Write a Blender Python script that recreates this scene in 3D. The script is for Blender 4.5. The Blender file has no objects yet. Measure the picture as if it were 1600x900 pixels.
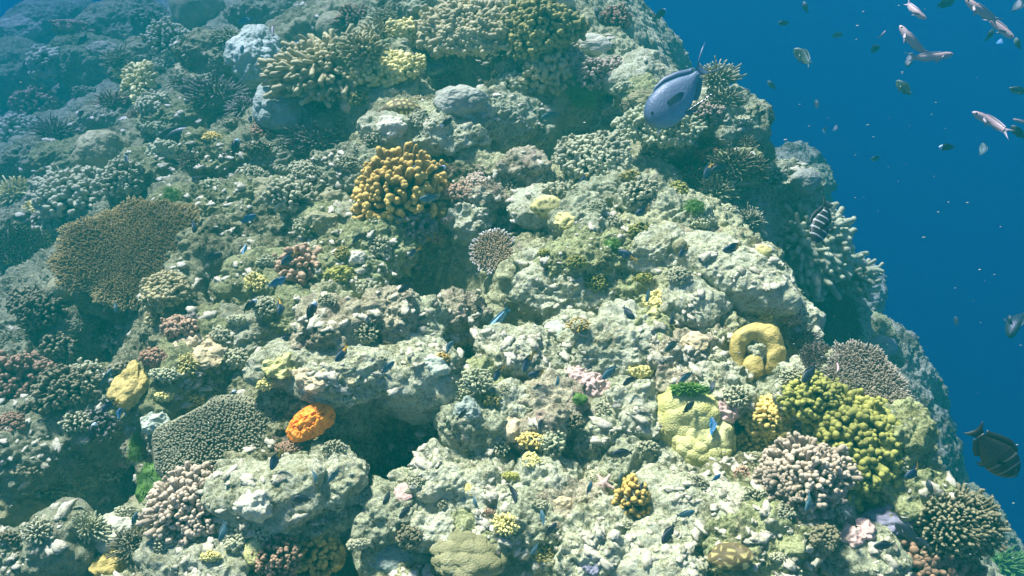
import bpy, math, random
import numpy as np
from mathutils import Vector, Matrix
from mathutils.bvhtree import BVHTree

# ------------------------------------------------------------------ scene, camera, light
S = bpy.context.scene
C = S.collection
R = math.radians
PITCH = 40.0
CAM = Vector((0.0, 0.0, 1.75))
FPX = 1256.0
cd = bpy.data.cameras.new("camera"); cam = bpy.data.objects.new("camera", cd); C.objects.link(cam)
cam.location = CAM; cam.rotation_euler = (R(90 - PITCH), 0, 0)
cd.lens = 36 * FPX / 1600; cd.clip_start = 0.05; cd.clip_end = 500
S.camera = cam
SUN_DIR = Vector((-0.34, 0.50, 0.80)).normalized()      # towards the sun
sd = bpy.data.lights.new("sun", 'SUN'); sun = bpy.data.objects.new("sun", sd); C.objects.link(sun)
sd.energy = 5.0; sd.angle = R(7.0); sd.color = (1.0, 0.97, 0.62)
sun.rotation_euler = SUN_DIR.to_track_quat('Z', 'Y').to_euler()
W = bpy.data.worlds.new("World"); S.world = W; W.use_nodes = True
wn = W.node_tree; bg = wn.nodes['Background']
sky = wn.nodes.new('ShaderNodeTexSky'); sky.sky_type = 'NISHITA'; sky.sun_disc = False
sky.sun_elevation = math.asin(SUN_DIR.z); sky.sun_rotation = math.atan2(SUN_DIR.x, SUN_DIR.y)
wn.links.new(sky.outputs[0], bg.inputs[0]); bg.inputs[1].default_value = 0.05
S.view_settings.view_transform = 'Standard'; S.view_settings.look = 'None'
S.view_settings.gamma = 1; S.view_settings.use_curve_mapping = False
S.view_settings.exposure = 2.1
S.cycles.use_denoising = True
S.cycles.max_bounces = 6; S.cycles.diffuse_bounces = 3; S.cycles.glossy_bounces = 2
S.cycles.volume_bounces = 1; S.cycles.transmission_bounces = 2

# ------------------------------------------------------------------ noise
def _h(ix, iy, iz, s):
    n = (ix.astype(np.uint32) * np.uint32(374761393) + iy.astype(np.uint32) * np.uint32(668265263)
         + iz.astype(np.uint32) * np.uint32(2147483647 - 1234567) + np.uint32(s * 1274126177 & 0xffffffff))
    n = (n ^ (n >> np.uint32(13))) * np.uint32(1274126177)
    n = n ^ (n >> np.uint32(16))
    return (n & np.uint32(0xffffff)).astype(np.float32) / np.float32(0xffffff)
def vn(P, sc, s=0):
    q = (P / sc).astype(np.float32); i = np.floor(q).astype(np.int32); f = q - i
    f = f * f * f * (f * (f * 6 - 15) + 10)
    x, y, z = i[:, 0], i[:, 1], i[:, 2]; fx, fy, fz = f[:, 0], f[:, 1], f[:, 2]
    def L(dz):
        a = _h(x, y, z + dz, s); b = _h(x + 1, y, z + dz, s); c = _h(x, y + 1, z + dz, s); d = _h(x + 1, y + 1, z + dz, s)
        a = a + (b - a) * fx; c = c + (d - c) * fx
        return a + (c - a) * fy
    a = L(0); b = L(1)
    return (a + (b - a) * fz) * 2 - 1
def fbm(P, sc, o=3, s=0):
    t = 0; a = 1.0
    for k in range(o):
        t = t + a * vn(P, sc, s + k); sc *= .5; a *= .5
    return t
def cells(P, sc, s=0):
    """rounded lumps: 1 at a cell's middle, falling towards creases"""
    q = (P / sc).astype(np.float32); b = np.floor(q - .5).astype(np.int32)
    best = np.full(len(P), 9.0, np.float32)
    for dx in (0, 1):
        for dy in (0, 1):
            for dz in (0, 1):
                i = b + np.array([dx, dy, dz], np.int32)
                d = 0
                for k in range(3):
                    c = i[:, k] + .5 + (_h(i[:, 0], i[:, 1], i[:, 2], s * 3 + k + 11) - .5) * .8
                    d = d + (q[:, k] - c) ** 2
                best = np.minimum(best, d)
    return np.sqrt(np.maximum(0, 1 - best))
def detail1(P):
    return .040 * (cells(P, .085, 7) - .6) * sm(-.5, .4, vn(P, .3, 71)) + .026 * (np.abs(fbm(P, .13, 3, 50)) - .3)
def detail2(P):
    return (.013 * fbm(P, .030, 2, 60) + .017 * (cells(P, .030, 9) - .6) * sm(-.4, .3, vn(P, .17, 72))
            - .012 * sm(.70, .95, cells(P, .022, 31)) * sm(.1, .35, vn(P, .13, 73)) + .006 * fbm(P, .013, 2, 64))
def sm(a, b, x):
    t = np.clip((x - a) / (b - a), 0, 1); return t * t * (3 - 2 * t)

# ------------------------------------------------------------------ the lie of the reef
cp, sp = math.cos(R(PITCH)), math.sin(R(PITCH))
FWD = Vector((0, cp, -sp)); UP = Vector((0, sp, cp)); RIGHT = Vector((1, 0, 0))
def ray(px, py):
    return (FWD + RIGHT * ((px - 800) / FPX) - UP * ((py - 450) / FPX))
def plan(px, py, z=0.0):
    d = ray(px, py); t = (z - CAM.z) / d.z; return CAM.x + d.x * t, CAM.y + d.y * t, d.length * t
EY = [-4, 0.5, 1.05, 1.4, 1.99, 2.92, 3.9, 4.72, 7, 15]
EX = [1.20, 1.14, 1.07, .99, 1.00, .91, .82, .73, .45, -1.0]
# rises and hollows: (px, py, radius px, height m)
FEAT = [(1120, 450, 150, .10), (900, 430, 110, .06), (625, 690, 70, -.40), (560, 590, 110, .10), (690, 440, 80, -.30), (650, 400, 55, -.30),
        (770, 235, 110, .16), (890, 210, 90, -.50), (815, 265, 60, -.34), (480, 225, 90, -.42), (480, 45, 90, -.70), (850, 70, 130, .22), (600, 110, 130, .12),
        (560, 250, 90, .08), (60, 665, 100, -.50), (60, 440, 110, -.22), (240, 390, 140, .10), (330, 30, 90, .15), (420, 780, 110, .05), (1190, 700, 60, -.14),
        (1320, 680, 120, .12), (1060, 840, 150, .08), (300, 560, 90, .04), (1120, 190, 110, .12), (450, 420, 70, .04), (1250, 560, 60, -.12), (1400, 830, 90, .03),
        (520, 850, 60, -.06), (700, 560, 60, -.08), (170, 700, 60, -.1), (170, 260, 90, .12), (350, 418, 50, -.40), (1050, 290, 90, -.05), (1180, 380, 50, -.06),
        (1000, 60, 70, -.25), (720, 140, 60, -.24), (560, 710, 50, -.2), (1180, 640, 45, -.2), (40, 430, 50, -.3), (1100, 745, 45, -.22), (600, 480, 45, -.15), (830, 490, 60, -.14), (960, 500, 50, -.1), (520, 830, 70, -.22), (1330, 800, 40, -.2), (1060, 240, 50, -.2), (170, 560, 50, -.25), (200, 230, 60, -.2)]
_F = []
for (px, py, rp, hh) in FEAT:
    X, Y, D = plan(px, py); _F.append((X, Y, rp * D / FPX, hh))
_F += [(2.45, 3.5, .38, .55), (2.4, 5.2, .5, .95), (2.45, 2.75, .32, .42), (1.85, 4.2, .3, .35)]
def base_h(x, y):
    e = (x - np.interp(y, EY, EX)) * .93
    e = e + .10 * np.sin(y * 3.1 + 1) + .05 * np.sin(y * 7.7)
    def soft(q): return np.where(q > 1.5, q, .10 * np.log1p(np.exp(np.clip(q / .10, -30, 20))))
    z = -np.minimum(1.55 * soft(e + .06) + .9 * soft(e - 1.5), 39)
    l = np.maximum(0, -(x + .45)); z = z - .30 * l ** 1.25
    b = np.maximum(0, y - 4.2); z = z - .05 * b ** 1.2
    for (X, Y, r, hh) in _F:
        d2 = ((x - X) ** 2 + (y - Y) ** 2) / (r * r)
        z = z + hh * np.exp(-d2 ** (2.2 if hh < 0 else 1.4))
    return np.maximum(z, -39.5)
def low(x, y):
    P = np.stack([x, y, np.zeros_like(x)], 1)
    return base_h(x, y) + .10 * fbm(P, .9, 2, 5) + .05 * cells(P, .45, 3)
# coarse copy of the reef used to stand things on
gx = np.linspace(-9, 6, 300); gy = np.concatenate([np.linspace(.2, 5, 240), np.linspace(5.05, 14, 120)])
GX, GY = np.meshgrid(gx, gy); gz = low(GX.ravel(), GY.ravel())
_vs = [Vector(v) for v in np.stack([GX.ravel(), GY.ravel(), gz + .04], 1).tolist()]
_n = len(gx)
BVH = BVHTree.FromPolygons(_vs, [(j * _n + i, j * _n + i + 1, (j + 1) * _n + i + 1, (j + 1) * _n + i) for j in range(len(gy) - 1) for i in range(_n - 1)])
def at2(px, py):
    hs = []; 
    for dx, dy in ((0, 0), (10, 0), (-10, 0), (0, 10), (0, -10), (7, 7), (-7, -7)):
        h = BVH2.ray_cast(CAM, ray(px + dx, py + dy).normalized())
        if h[0] is not None: hs.append(h)
    if not hs: return at(px, py)
    ds = sorted(h[3] for h in hs); D = ds[len(ds) // 2]; n = sum(((h[1] if h[1].dot(CAM - h[0]) > 0 else -h[1]) for h in hs), Vector()).normalized()
    d0 = BVH2.ray_cast(CAM, ray(px, py).normalized())[3]
    if d0 is not None and abs(d0 - D) < .25: D = d0
    return CAM + ray(px, py).normalized() * D, n, D
def at(px, py):
    d = ray(px, py).normalized()
    hit, nr, _, dist = BVH.ray_cast(CAM, d)
    if hit is None: X, Y, D = plan(px, py, -2); return Vector((X, Y, -2)), Vector((0, 0, 1)), D
    if nr.z < 0: nr = -nr
    return hit, nr, dist

# ------------------------------------------------------------------ materials
class NT:
    def __init__(s, name):
        s.m = bpy.data.materials.new(name); s.m.use_nodes = True; s.t = s.m.node_tree; s.b = s.t.nodes['Principled BSDF']
        s.o = s.t.nodes['Material Output']
    def n(s, ty, **k):
        x = s.t.nodes.new('ShaderNode' + ty)
        for a, b in k.items(): setattr(x, a, b)
        return x
    def l(s, a, b): s.t.links.new(a, b)
    def noise(s, co, sc, det=3, rough=.55, dist=0):
        x = s.n('TexNoise'); x.inputs['Scale'].default_value = sc; x.inputs['Detail'].default_value = det
        x.inputs['Roughness'].default_value = rough; x.inputs['Distortion'].default_value = dist; s.l(co, x.inputs['Vector']); return x.outputs['Fac']
    def vor(s, co, sc, feat='F1', out='Distance', rnd=1):
        x = s.n('TexVoronoi', feature=feat); x.inputs['Scale'].default_value = sc; x.inputs['Randomness'].default_value = rnd; s.l(co, x.inputs['Vector']); return x.outputs[out]
    def ramp(s, f, pts):
        x = s.n('ValToRGB'); s.l(f, x.inputs[0]); e = x.color_ramp.elements
        while len(e) < len(pts): e.new(.5)
        for q, (p, c) in zip(e, pts):
            q.position = p; q.color = (c, c, c, 1) if isinstance(c, (int, float)) else (*c, 1)
        return x.outputs[0]
    def mix(s, f, a, b, mode='MIX'):
        x = s.n('Mix', data_type='RGBA', blend_type=mode)
        for v, i in ((f, 0), (a, 6), (b, 7)):
            if isinstance(v, (int, float)): x.inputs[i].default_value = v if i == 0 else (v, v, v, 1)
            elif isinstance(v, tuple): x.inputs[i].default_value = (*v, 1)
            else: s.l(v, x.inputs[i])
        return x.outputs[2]
    def math(s, op, a, b=0.0):
        x = s.n('Math', operation=op)
        for v, i in ((a, 0), (b, 1)):
            if isinstance(v, (int, float)): x.inputs[i].default_value = v
            else: s.l(v, x.inputs[i])
        return x.outputs[0]
    def bump(s, h, st=.5, d=.01, prev=None):
        x = s.n('Bump'); x.inputs['Strength'].default_value = st; x.inputs['Distance'].default_value = d; s.l(h, x.inputs['Height'])
        if prev is not None: s.l(prev, x.inputs['Normal'])
        s.l(x.outputs[0], s.b.inputs['Normal']); return x.outputs[0]
    def pos(s): return s.n('NewGeometry').outputs['Position']
    def obj(s): return s.n('TexCoord').outputs['Object']

def rock_mat(name, pale, mid, dark, mossy=.4, pink=.5, left=.45):
    m = NT(name); p = m.pos(); K = lambda c: (min(.9, c[0] * 1.02), min(.9, c[1] * 1.05), c[2] * .79)
    pale, mid, dark = K(pale), K(mid), K(dark)
    big = m.noise(p, 2.6, 3); med = m.noise(p, 13, 4, .7, .3); fine = m.noise(p, 62, 4, .75, .5); vf = m.noise(p, 190, 3, .7)
    sel = m.math('ADD', m.math('MULTIPLY', med, .34), m.math('ADD', m.math('MULTIPLY', fine, .42), m.math('MULTIPLY', vf, .24)))
    sel = m.math('ADD', sel, m.math('MULTIPLY', m.math('SUBTRACT', big, .5), -mossy * .6))
    col = m.ramp(sel, [(.40, dark), (.45, mid), (.485, pale), (.545, tuple(min(.85, c * 1.35) for c in pale))])
    oliv = m.ramp(m.noise(p, 7.5, 5, .75), [(.56, 0.0), (.64, 1.0)])
    col = m.mix(m.math('MULTIPLY', oliv, .5), col, m.mix(fine, (.06, .06, .02), (.48, .44, .15)))
    pk = m.ramp(m.noise(p, 12, 5, .8, .4), [(.57, 0.0), (.63, 1.0)])
    col = m.mix(m.math('MULTIPLY', pk, pink), col, m.mix(fine, (.14, .07, .06), (.72, .44, .38)))
    tf = m.ramp(m.noise(p, 21, 6, .85, .8), [(.60, 0.0), (.67, 1.0)])
    col = m.mix(m.math('MULTIPLY', tf, .6), col, (.085, .085, .04))
    spots = m.ramp(m.vor(p, 52), [(.12, 1.0), (.20, 0.0)])
    keep = m.ramp(m.noise(p, 15, 2), [(.54, 0.0), (.58, 1.0)])
    col = m.mix(m.math('MULTIPLY', m.math('MULTIPLY', spots, keep), .85), col, (.74, .74, .56))
    holes = m.ramp(m.vor(p, 70), [(.09, 1.0), (.20, 0.0)])
    hk = m.ramp(m.noise(p, 8, 3), [(.47, 0.0), (.53, 1.0)])
    hol = m.math('MULTIPLY', holes, hk)
    col = m.mix(m.math('MULTIPLY', hol, .8), col, (.05, .045, .025))
    if left:   # thick brown turf on the deeper side, with shade also painted into the colour
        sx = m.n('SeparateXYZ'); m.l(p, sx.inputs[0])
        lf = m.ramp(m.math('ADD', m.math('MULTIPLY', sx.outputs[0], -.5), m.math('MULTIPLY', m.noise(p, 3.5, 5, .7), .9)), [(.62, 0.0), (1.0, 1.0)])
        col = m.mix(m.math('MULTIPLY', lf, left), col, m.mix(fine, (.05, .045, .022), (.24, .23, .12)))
    m.l(col, m.b.inputs['Base Color']); m.b.inputs['Roughness'].default_value = .9
    m.b.inputs['Specular IOR Level'].default_value = .15
    hgt = m.math('ADD', m.noise(p, 44, 6, .78), m.math('MULTIPLY', hol, -.35))
    b1 = m.bump(hgt, 1.0, .040)
    m.bump(m.noise(p, 150, 3, .75), 1.0, .012, b1)
    return m.m
PALE = (.55, .53, .36); MID = (.33, .31, .19); DARK = (.10, .09, .05)
M_reef = rock_mat('reef_surface', PALE, MID, DARK, .9, .45)
M_rock = {
    'pale': rock_mat('pale_rock', (.70, .69, .52), (.52, .50, .36), (.20, .18, .11), .1, .22),
    'green': rock_mat('turfed_rock', (.46, .47, .27), (.29, .30, .16), (.09, .095, .05), .3, .2),
    'pink': rock_mat('pink_crusted_rock', (.54, .47, .37), (.34, .28, .21), (.12, .085, .06), .3, .6),
    'grey': rock_mat('grey_rock', (.50, .50, .38), (.30, .30, .22), (.09, .09, .065), .3, .35),
}

# ------------------------------------------------------------------ mesh building
def mesh_np(name, V, F, mat=None, smooth=True, tip=None):
    """V (n,3); F list of arrays (m,3) or (m,4)"""
    me = bpy.data.meshes.new(name); V = np.asarray(V, np.float32)
    me.vertices.add(len(V)); me.vertices.foreach_set('co', V.ravel())
    Fs = [f for f in (F if isinstance(F, list) else [F]) if len(f)]
    idx = np.concatenate([np.asarray(f, np.int32).ravel() for f in Fs])
    tot = np.concatenate([np.full(len(f), f.shape[1], np.int32) for f in Fs])
    st = np.concatenate([[0], np.cumsum(tot)[:-1]]).astype(np.int32)
    me.loops.add(len(idx)); me.loops.foreach_set('vertex_index', idx)
    me.polygons.add(len(tot)); me.polygons.foreach_set('loop_start', st); me.polygons.foreach_set('loop_total', tot)
    me.polygons.foreach_set('use_smooth', np.full(len(tot), smooth, bool))
    if tip is not None:
        a = me.attributes.new('tip', 'FLOAT', 'POINT'); a.data.foreach_set('value', np.asarray(tip, np.float32))
    me.update(calc_edges=True)
    if mat: me.materials.append(mat)
    return me
def link(name, me, parent=None, M=None):
    o = bpy.data.objects.new(name, me); C.objects.link(o)
    if parent: o.parent = parent
    if M is not None: o.matrix_world = M
    return o
def grid_faces(nr, nc, wrap=False):
    i = np.arange(nr - 1)[:, None]; j = np.arange(nc if wrap else nc - 1)[None]
    a = i * nc + j; b = i * nc + (j + 1) % nc
    return np.stack([a, b, b + nc, a + nc], -1).reshape(-1, 4)
def grid_normals(P, nr, nc):
    G = P.reshape(nr, nc, 3); du = np.gradient(G, axis=1); dv = np.gradient(G, axis=0)
    n = np.cross(du, dv).reshape(-1, 3); n /= np.linalg.norm(n, axis=1, keepdims=True) + 1e-9
    return n

# ------------------------------------------------------------------ reef slope
def build_reef():
    th = np.concatenate([np.linspace(-78, -42, 90)[:-1], np.linspace(-42, 40, NTH), np.linspace(40, 78, 90)[1:]])
    th = np.radians(th)
    r = np.concatenate([np.geomspace(.15, .8, 60)[:-1], np.geomspace(.8, 7, NR), np.geomspace(7, 16, 160)[1:]])
    TH, RR = np.meshgrid(th, r); nr, nc = TH.shape
    x = (RR * np.sin(TH)).ravel(); y = (RR * np.cos(TH)).ravel() - .15
    P = np.stack([x, y, low(x, y)], 1)
    n = grid_normals(P, nr, nc); n *= np.sign(n[:, 2:3] + 1e-9)
    up = .75 * n + np.array([0, 0, .25]); 
    Q = P + np.stack([vn(P, .25, 90), vn(P, .25, 91), vn(P, .25, 92)], 1) * .06
    P = P + up * (.10 * (cells(Q, .21, 1) - .55) * (1 + .6 * vn(P, .7, 33)) + .035 * fbm(P, .3, 2, 40))[:, None]
    n = grid_normals(P, nr, nc); n *= np.sign((n * up).sum(1, keepdims=True) + 1e-9)
    P = P + n * (.85 * detail1(P))[:, None]
    n = grid_normals(P, nr, nc); n *= np.sign((n * up).sum(1, keepdims=True) + 1e-9)
    P = P + n * (.85 * detail2(P))[:, None]
    global REEF_LOW; G = P.reshape(nr, nc, 3)[::6, ::6]; REEF_LOW = (G.reshape(-1, 3), grid_faces(G.shape[0], G.shape[1]))
    o = link('reef_slope', mesh_np('reef_slope', P, grid_faces(nr, nc)[:, ::-1], M_reef)); o['kind'] = 'structure'
    return o
NTH, NR = 1200, 1050
reef = build_reef()
# deep sea floor, one sheet to the horizon under the reef
sf = NT('deep_sand'); sf.l(sf.ramp(sf.noise(sf.pos(), .4, 4), [(.3, (.2, .2, .15)), (.7, (.38, .36, .28))]), sf.b.inputs['Base Color'])
o = link('sea_floor', mesh_np('sea_floor', [(-38, -14, -41), (42, -14, -41), (42, 62, -41), (-38, 62, -41)], np.array([[0, 1, 2, 3]]), sf.m)); o['kind'] = 'structure'
# the water body that fades far things
def haze():
    m = bpy.data.materials.new('sea_haze'); m.use_nodes = True; t = m.node_tree; t.nodes.clear()
    out = t.nodes.new('ShaderNodeOutputMaterial'); v = t.nodes.new('ShaderNodeVolumePrincipled')
    t.links.new(v.outputs[0], out.inputs['Volume'])
    v.inputs['Density'].default_value = HZ_D; v.inputs['Color'].default_value = (*HZ_C, 1)
    v.inputs['Absorption Color'].default_value = (*HZ_A, 1); v.inputs['Anisotropy'].default_value = HZ_G
    v.inputs['Density Attribute'].default_value = ''; v.inputs['Temperature Attribute'].default_value = ''
    x0, x1, y0, y1, z0, z1 = -40, 44, -16, 64, -42, CAM.z + .45
    V = [(x, y, z) for z in (z0, z1) for y in (y0, y1) for x in (x0, x1)]
    F = np.array([[0, 2, 3, 1], [4, 5, 7, 6], [0, 1, 5, 4], [2, 6, 7, 3], [0, 4, 6, 2], [1, 3, 7, 5]])
    o = link('haze', mesh_np('haze', V, F, m, False)); o['kind'] = 'stuff'
HZ_D = .27; HZ_C = (.002, .072, .070); HZ_A = (.12, .18, .68); HZ_G = .0
haze()

# ------------------------------------------------------------------ shapes for corals, rocks and fish
def frame(up, spin=0.0, fwd=None):
    up = Vector(up).normalized(); a = Vector(fwd) if fwd is not None else Vector((math.cos(spin), math.sin(spin), 0.01))
    x = (a - up * a.dot(up)).normalized(); y = up.cross(x)
    return Matrix((x, y, up)).transposed()
def mat4(loc, rot, sc=(1, 1, 1)):
    return Matrix.Translation(loc) @ rot.to_4x4() @ Matrix.Diagonal((*sc, 1))
_sc = {}
def sphere_grid(n):
    """cube sphere with shared edges: (verts, quads)"""
    if n in _sc: return _sc[n]
    t = np.tan(np.linspace(-math.pi / 4, math.pi / 4, n + 1)); A, B = np.meshgrid(t, t); o = np.ones_like(A)
    V = []; F = []
    for k, (X, Y, Z) in enumerate([(A, B, o), (B, A, -o), (o, A, B), (-o, B, A), (B, o, A), (A, -o, B)]):
        V.append(np.stack([X, Y, Z], -1).reshape(-1, 3)); F.append(grid_faces(n + 1, n + 1) + k * (n + 1) ** 2)
    V = np.concatenate(V); V /= np.linalg.norm(V, axis=1, keepdims=True); F = np.concatenate(F)
    key = np.round(V * 1e4).astype(np.int64); _, first, inv = np.unique(key, axis=0, return_index=True, return_inverse=True)
    inv = inv.reshape(-1); V = V[first]; F = inv[F]
    c = V[F].mean(1); nn = np.cross(V[F[:, 1]] - V[F[:, 0]], V[F[:, 2]] - V[F[:, 0]])
    fl = (c * nn).sum(1) < 0; F[fl] = F[fl][:, ::-1]
    _sc[n] = (V.astype(np.float32), F); return _sc[n]

def lump(n, radii, seed, fine=1.0, lobes=.0, lobe=.4, rough=.12, pits=0.0, R0=1.0, flat=0):
    """an irregular rounded body in local metres; R0 = overall radius used to scale its relief"""
    D, F = sphere_grid(n); D = D.astype(np.float64); off = np.array([seed * 7.31, seed * 3.17, seed * 1.73])
    r = 1 + rough * 1.6 * fbm(D + off, .9, 2, seed % 50)[:] + 0
    if lobes: r = r * (1 - lobes * .6 + lobes * cells(D + off, lobe, seed % 37))
    V = D * r[:, None] * np.array(radii)
    if flat: V[:, 2] = np.where(V[:, 2] < 0, V[:, 2] * flat, V[:, 2])
    nrm = D / np.array(radii); nrm /= np.linalg.norm(nrm, axis=1, keepdims=True)
    if fine:
        P = V + off
        V = V + nrm * (fine * (R0 * .22 * (cells(P, R0 * .60, 4) - .6) + .10 * R0 * vn(P, R0 * .9, 8) + detail1(P)))[:, None]
        P = V + off
        V = V + nrm * (fine * detail2(P))[:, None]
    if pits:
        V = V - nrm * (pits * np.maximum(0, cells(V + off, .05, 21) - .75))[:, None]
    return V, F

def capsules(A, B, ra, rb, seg=8, bulb=0.0, bend=None, rng=None, wob=.0):
    """many rounded stubs from points A to B; returns V, F, tip (0 base..1 tip)"""
    A = np.asarray(A, float); B = np.asarray(B, float); N = len(A)
    ra = np.broadcast_to(ra, N).astype(float); rb = np.broadcast_to(rb, N).astype(float)
    D = B - A; L = np.linalg.norm(D, axis=1, keepdims=True) + 1e-9; D = D / L
    h = np.where(np.abs(D[:, 2:3]) < .9, np.array([[0, 0, 1.]]), np.array([[1., 0, 0]]))
    X = np.cross(D, h); X /= np.linalg.norm(X, axis=1, keepdims=True); Y = np.cross(D, X)
    # profile rows: (t along, radius factor, 0=ra 1=rb, extra along in rb)
    rows = [(0, 1, 0.0, 0), (.5, 1, .5, 0), (.85, 1 + bulb, 1.0, 0), (1, 1 + bulb * .8, 1.0, .15), (1, .78 + bulb * .4, 1.0, .62), (1, .40, 1.0, .93), (1, .02, 1.0, 1.02)]
    an = np.linspace(0, 2 * math.pi, seg, endpoint=False); ca, sa = np.cos(an), np.sin(an)
    V = []; T = []
    bd = bend if bend is not None else np.zeros((N, 3))
    for (t, f, m, ex) in rows:
        rr = (ra * (1 - m) + rb * m) * f
        c = A + D * (L * t) + D * (rb * ex)[:, None] + bd * (t * (1 - t) * 4)
        ring = c[:, None] + (X[:, None] * ca[None, :, None] + Y[:, None] * sa[None, :, None]) * rr[:, None, None]
        V.append(ring); T.append(np.full((N, seg), min(1, t * .8 + ex * .25)))
    V = np.stack(V, 1); T = np.stack(T, 1); nr = len(rows)
    f1 = grid_faces(nr, seg, True); F = (f1[None] + (np.arange(N) * nr * seg)[:, None, None]).reshape(-1, 4)
    V = V.reshape(-1, 3)
    if wob: V = V + np.stack([vn(V, wob * 5, 1), vn(V, wob * 5, 2), vn(V, wob * 5, 3)], 1) * wob
    return V, F, T.reshape(-1)
def dome_dirs(n, cut, rng):
    k = np.arange(n) + .5; z = 1 - k / n * (1 - cut); ph = k * 2.399963 + rng.random() * 6
    s = np.sqrt(np.maximum(0, 1 - z * z)); d = np.stack([s * np.cos(ph), s * np.sin(ph), z], 1)
    d = d + rng.normal(0, .35 / math.sqrt(n) * 1.2, d.shape); return d / np.linalg.norm(d, axis=1, keepdims=True)
def join(parts):
    V = []; F = []; T = []; k = 0
    for (v, f, t) in parts:
        V.append(v); F.append(f + k); T.append(t); k += len(v)
    return np.concatenate(V), np.concatenate(F), np.concatenate(T)

def knobby(radii, n, kr, seed, inner=.45, cut=-.15, split=2, up=.35, seg=8, bulb=.06, jit=.16, flatk=1.0):
    """dome of stubby branches, each ending in a few rounded knobs"""
    rng = np.random.default_rng(seed); rad = np.array(radii); d = dome_dirs(n, cut, rng)
    lump_ = 1 + .22 * fbm(d + seed, .7, 2, seed % 30)[:, None]
    A = d * rad * inner; A[:, 2] *= .5; B = d * rad * lump_ * (1 + rng.normal(0, jit * .5, (n, 1)))
    B[:, 2] += up * 0; kk = kr * rng.uniform(.68, 1.22, n)
    out = [capsules(A, B - d * kk[:, None], kk * .62, kk, seg, bulb, rng.normal(0, kr * .6, (n, 3)), wob=kr * .12)]
    for s in range(split):
        t = rng.normal(0, 1, (n, 3)); t -= d * (t * d).sum(1, keepdims=True); t /= np.linalg.norm(t, axis=1, keepdims=True)
        keep = rng.random(n) < .8
        a = (B - d * kk[:, None] * 1.8)[keep]; b = a + (d * 1.0 + t * 1.0)[keep] * (kk[keep] * rng.uniform(.9, 1.5, keep.sum()))[:, None]
        out.append(capsules(a, b, kk[keep] * .6, kk[keep] * .72, seg, bulb))
        v, f, tt = out[-1]; out[-1] = (v, f, .4 + .6 * tt)
    return join(out)
def fingers(radii, n, kr, seed, inner=.25, cut=.0, seg=7, lean=(0, 0, 0), jit=.2, taper=.8):
    rng = np.random.default_rng(seed); rad = np.array(radii); d = dome_dirs(n, cut, rng)
    A = d * rad * inner; A[:, 2] *= .3; B = d * rad * (1 + rng.normal(0, jit, (n, 1))) + np.array(lean)
    kk = kr * rng.uniform(.75, 1.2, n)
    return capsules(A, B, kk * 1.1, kk * taper, seg, .05, rng.normal(0, kr * 1.0, (n, 3)), wob=kr * .12)
def table_twigs(Rx, Ry, n, tr, tl, seed, rim=.25, dome=.06, edge=None, mid=.45, irr=1.0):
    """upright twiglets over a plate, leaning outwards along its rim; also the plate itself"""
    rng = np.random.default_rng(seed); k = np.arange(n) + .5; r = np.sqrt(k / n); ph = k * 2.399963 + rng.normal(0, .05, n)
    def outline(p): return 1 + irr * (.10 * np.sin(2 * p + seed) + .09 * np.sin(3 * p + 2.1 * seed) + .05 * np.sin(7 * p + seed) + .03 * np.sin(13 * p + 2 * seed))
    q = outline(ph); x = r * Rx * q * np.cos(ph); y = r * Ry * q * np.sin(ph)
    z = dome * (1 - r * r) * Rx + .02 * Rx * np.sin(x / Rx * 5 + seed) 
    A = np.stack([x, y, z], 1); o = np.stack([np.cos(ph), np.sin(ph), np.zeros(n)], 1)
    w = np.clip((r - (1 - rim)) / rim, 0, 1)[:, None]
    d = np.array([[0, 0, 1.]]) * (1 - .75 * w) + o * w * 1.2 + rng.normal(0, .22, (n, 3)); d /= np.linalg.norm(d, axis=1, keepdims=True)
    L = tl * rng.uniform(.6, 1.25, (n, 1)) * (1 + .6 * vn(A, Rx * .16, 3)[:, None]); a = capsules(A - d * L * .3, A + d * L, tr * 1.1, tr * .75, 6)
    s = d + rng.normal(0, .8, (n, 3)); s /= np.linalg.norm(s, axis=1, keepdims=True)
    b = capsules(A + d * L * .2, A + d * L * .3 + s * L * .6, tr * .8, tr * .6, 5)
    tw = join([a, b]); rimw = np.repeat(w[:, 0], a[0].shape[0] // n); rimw = np.concatenate([rimw, np.repeat(w[:, 0], b[0].shape[0] // n)])
    tw = (tw[0], tw[1], tw[2] * (mid + (1 - mid) * rimw))
    nr, nc = 14, 64; rr = np.linspace(0.02, .97, nr); pp = np.linspace(0, 2 * math.pi, nc, endpoint=False); RR, PP = np.meshgrid(rr, pp, indexing='ij')
    qq = outline(PP); X = RR * Rx * qq * np.cos(PP); Y = RR * Ry * qq * np.sin(PP); Z = dome * (1 - RR ** 2) * Rx + .02 * Rx * np.sin(X / Rx * 5 + seed)
    top = np.stack([X, Y, Z], -1).reshape(-1, 3); rows = [top]
    for f, dz in ((.96, -.010), (.7, -.022), (.4, -.10 * Rx - .02), (.22, -.35 * Rx), (.26, -.75 * Rx), (.02, -.8 * Rx)):
        rows.append(np.stack([f * Rx * qq[0] * np.cos(pp), f * Ry * qq[0] * np.sin(pp), np.full(nc, dz)], 1) if f < .9 else
                    np.stack([X[-1] * .995, Y[-1] * .995, Z[-1] + dz], 1))
    V = np.concatenate(rows); F = grid_faces(nr + 6, nc, True)[:, ::-1]
    return tw, (V, F)
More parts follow.
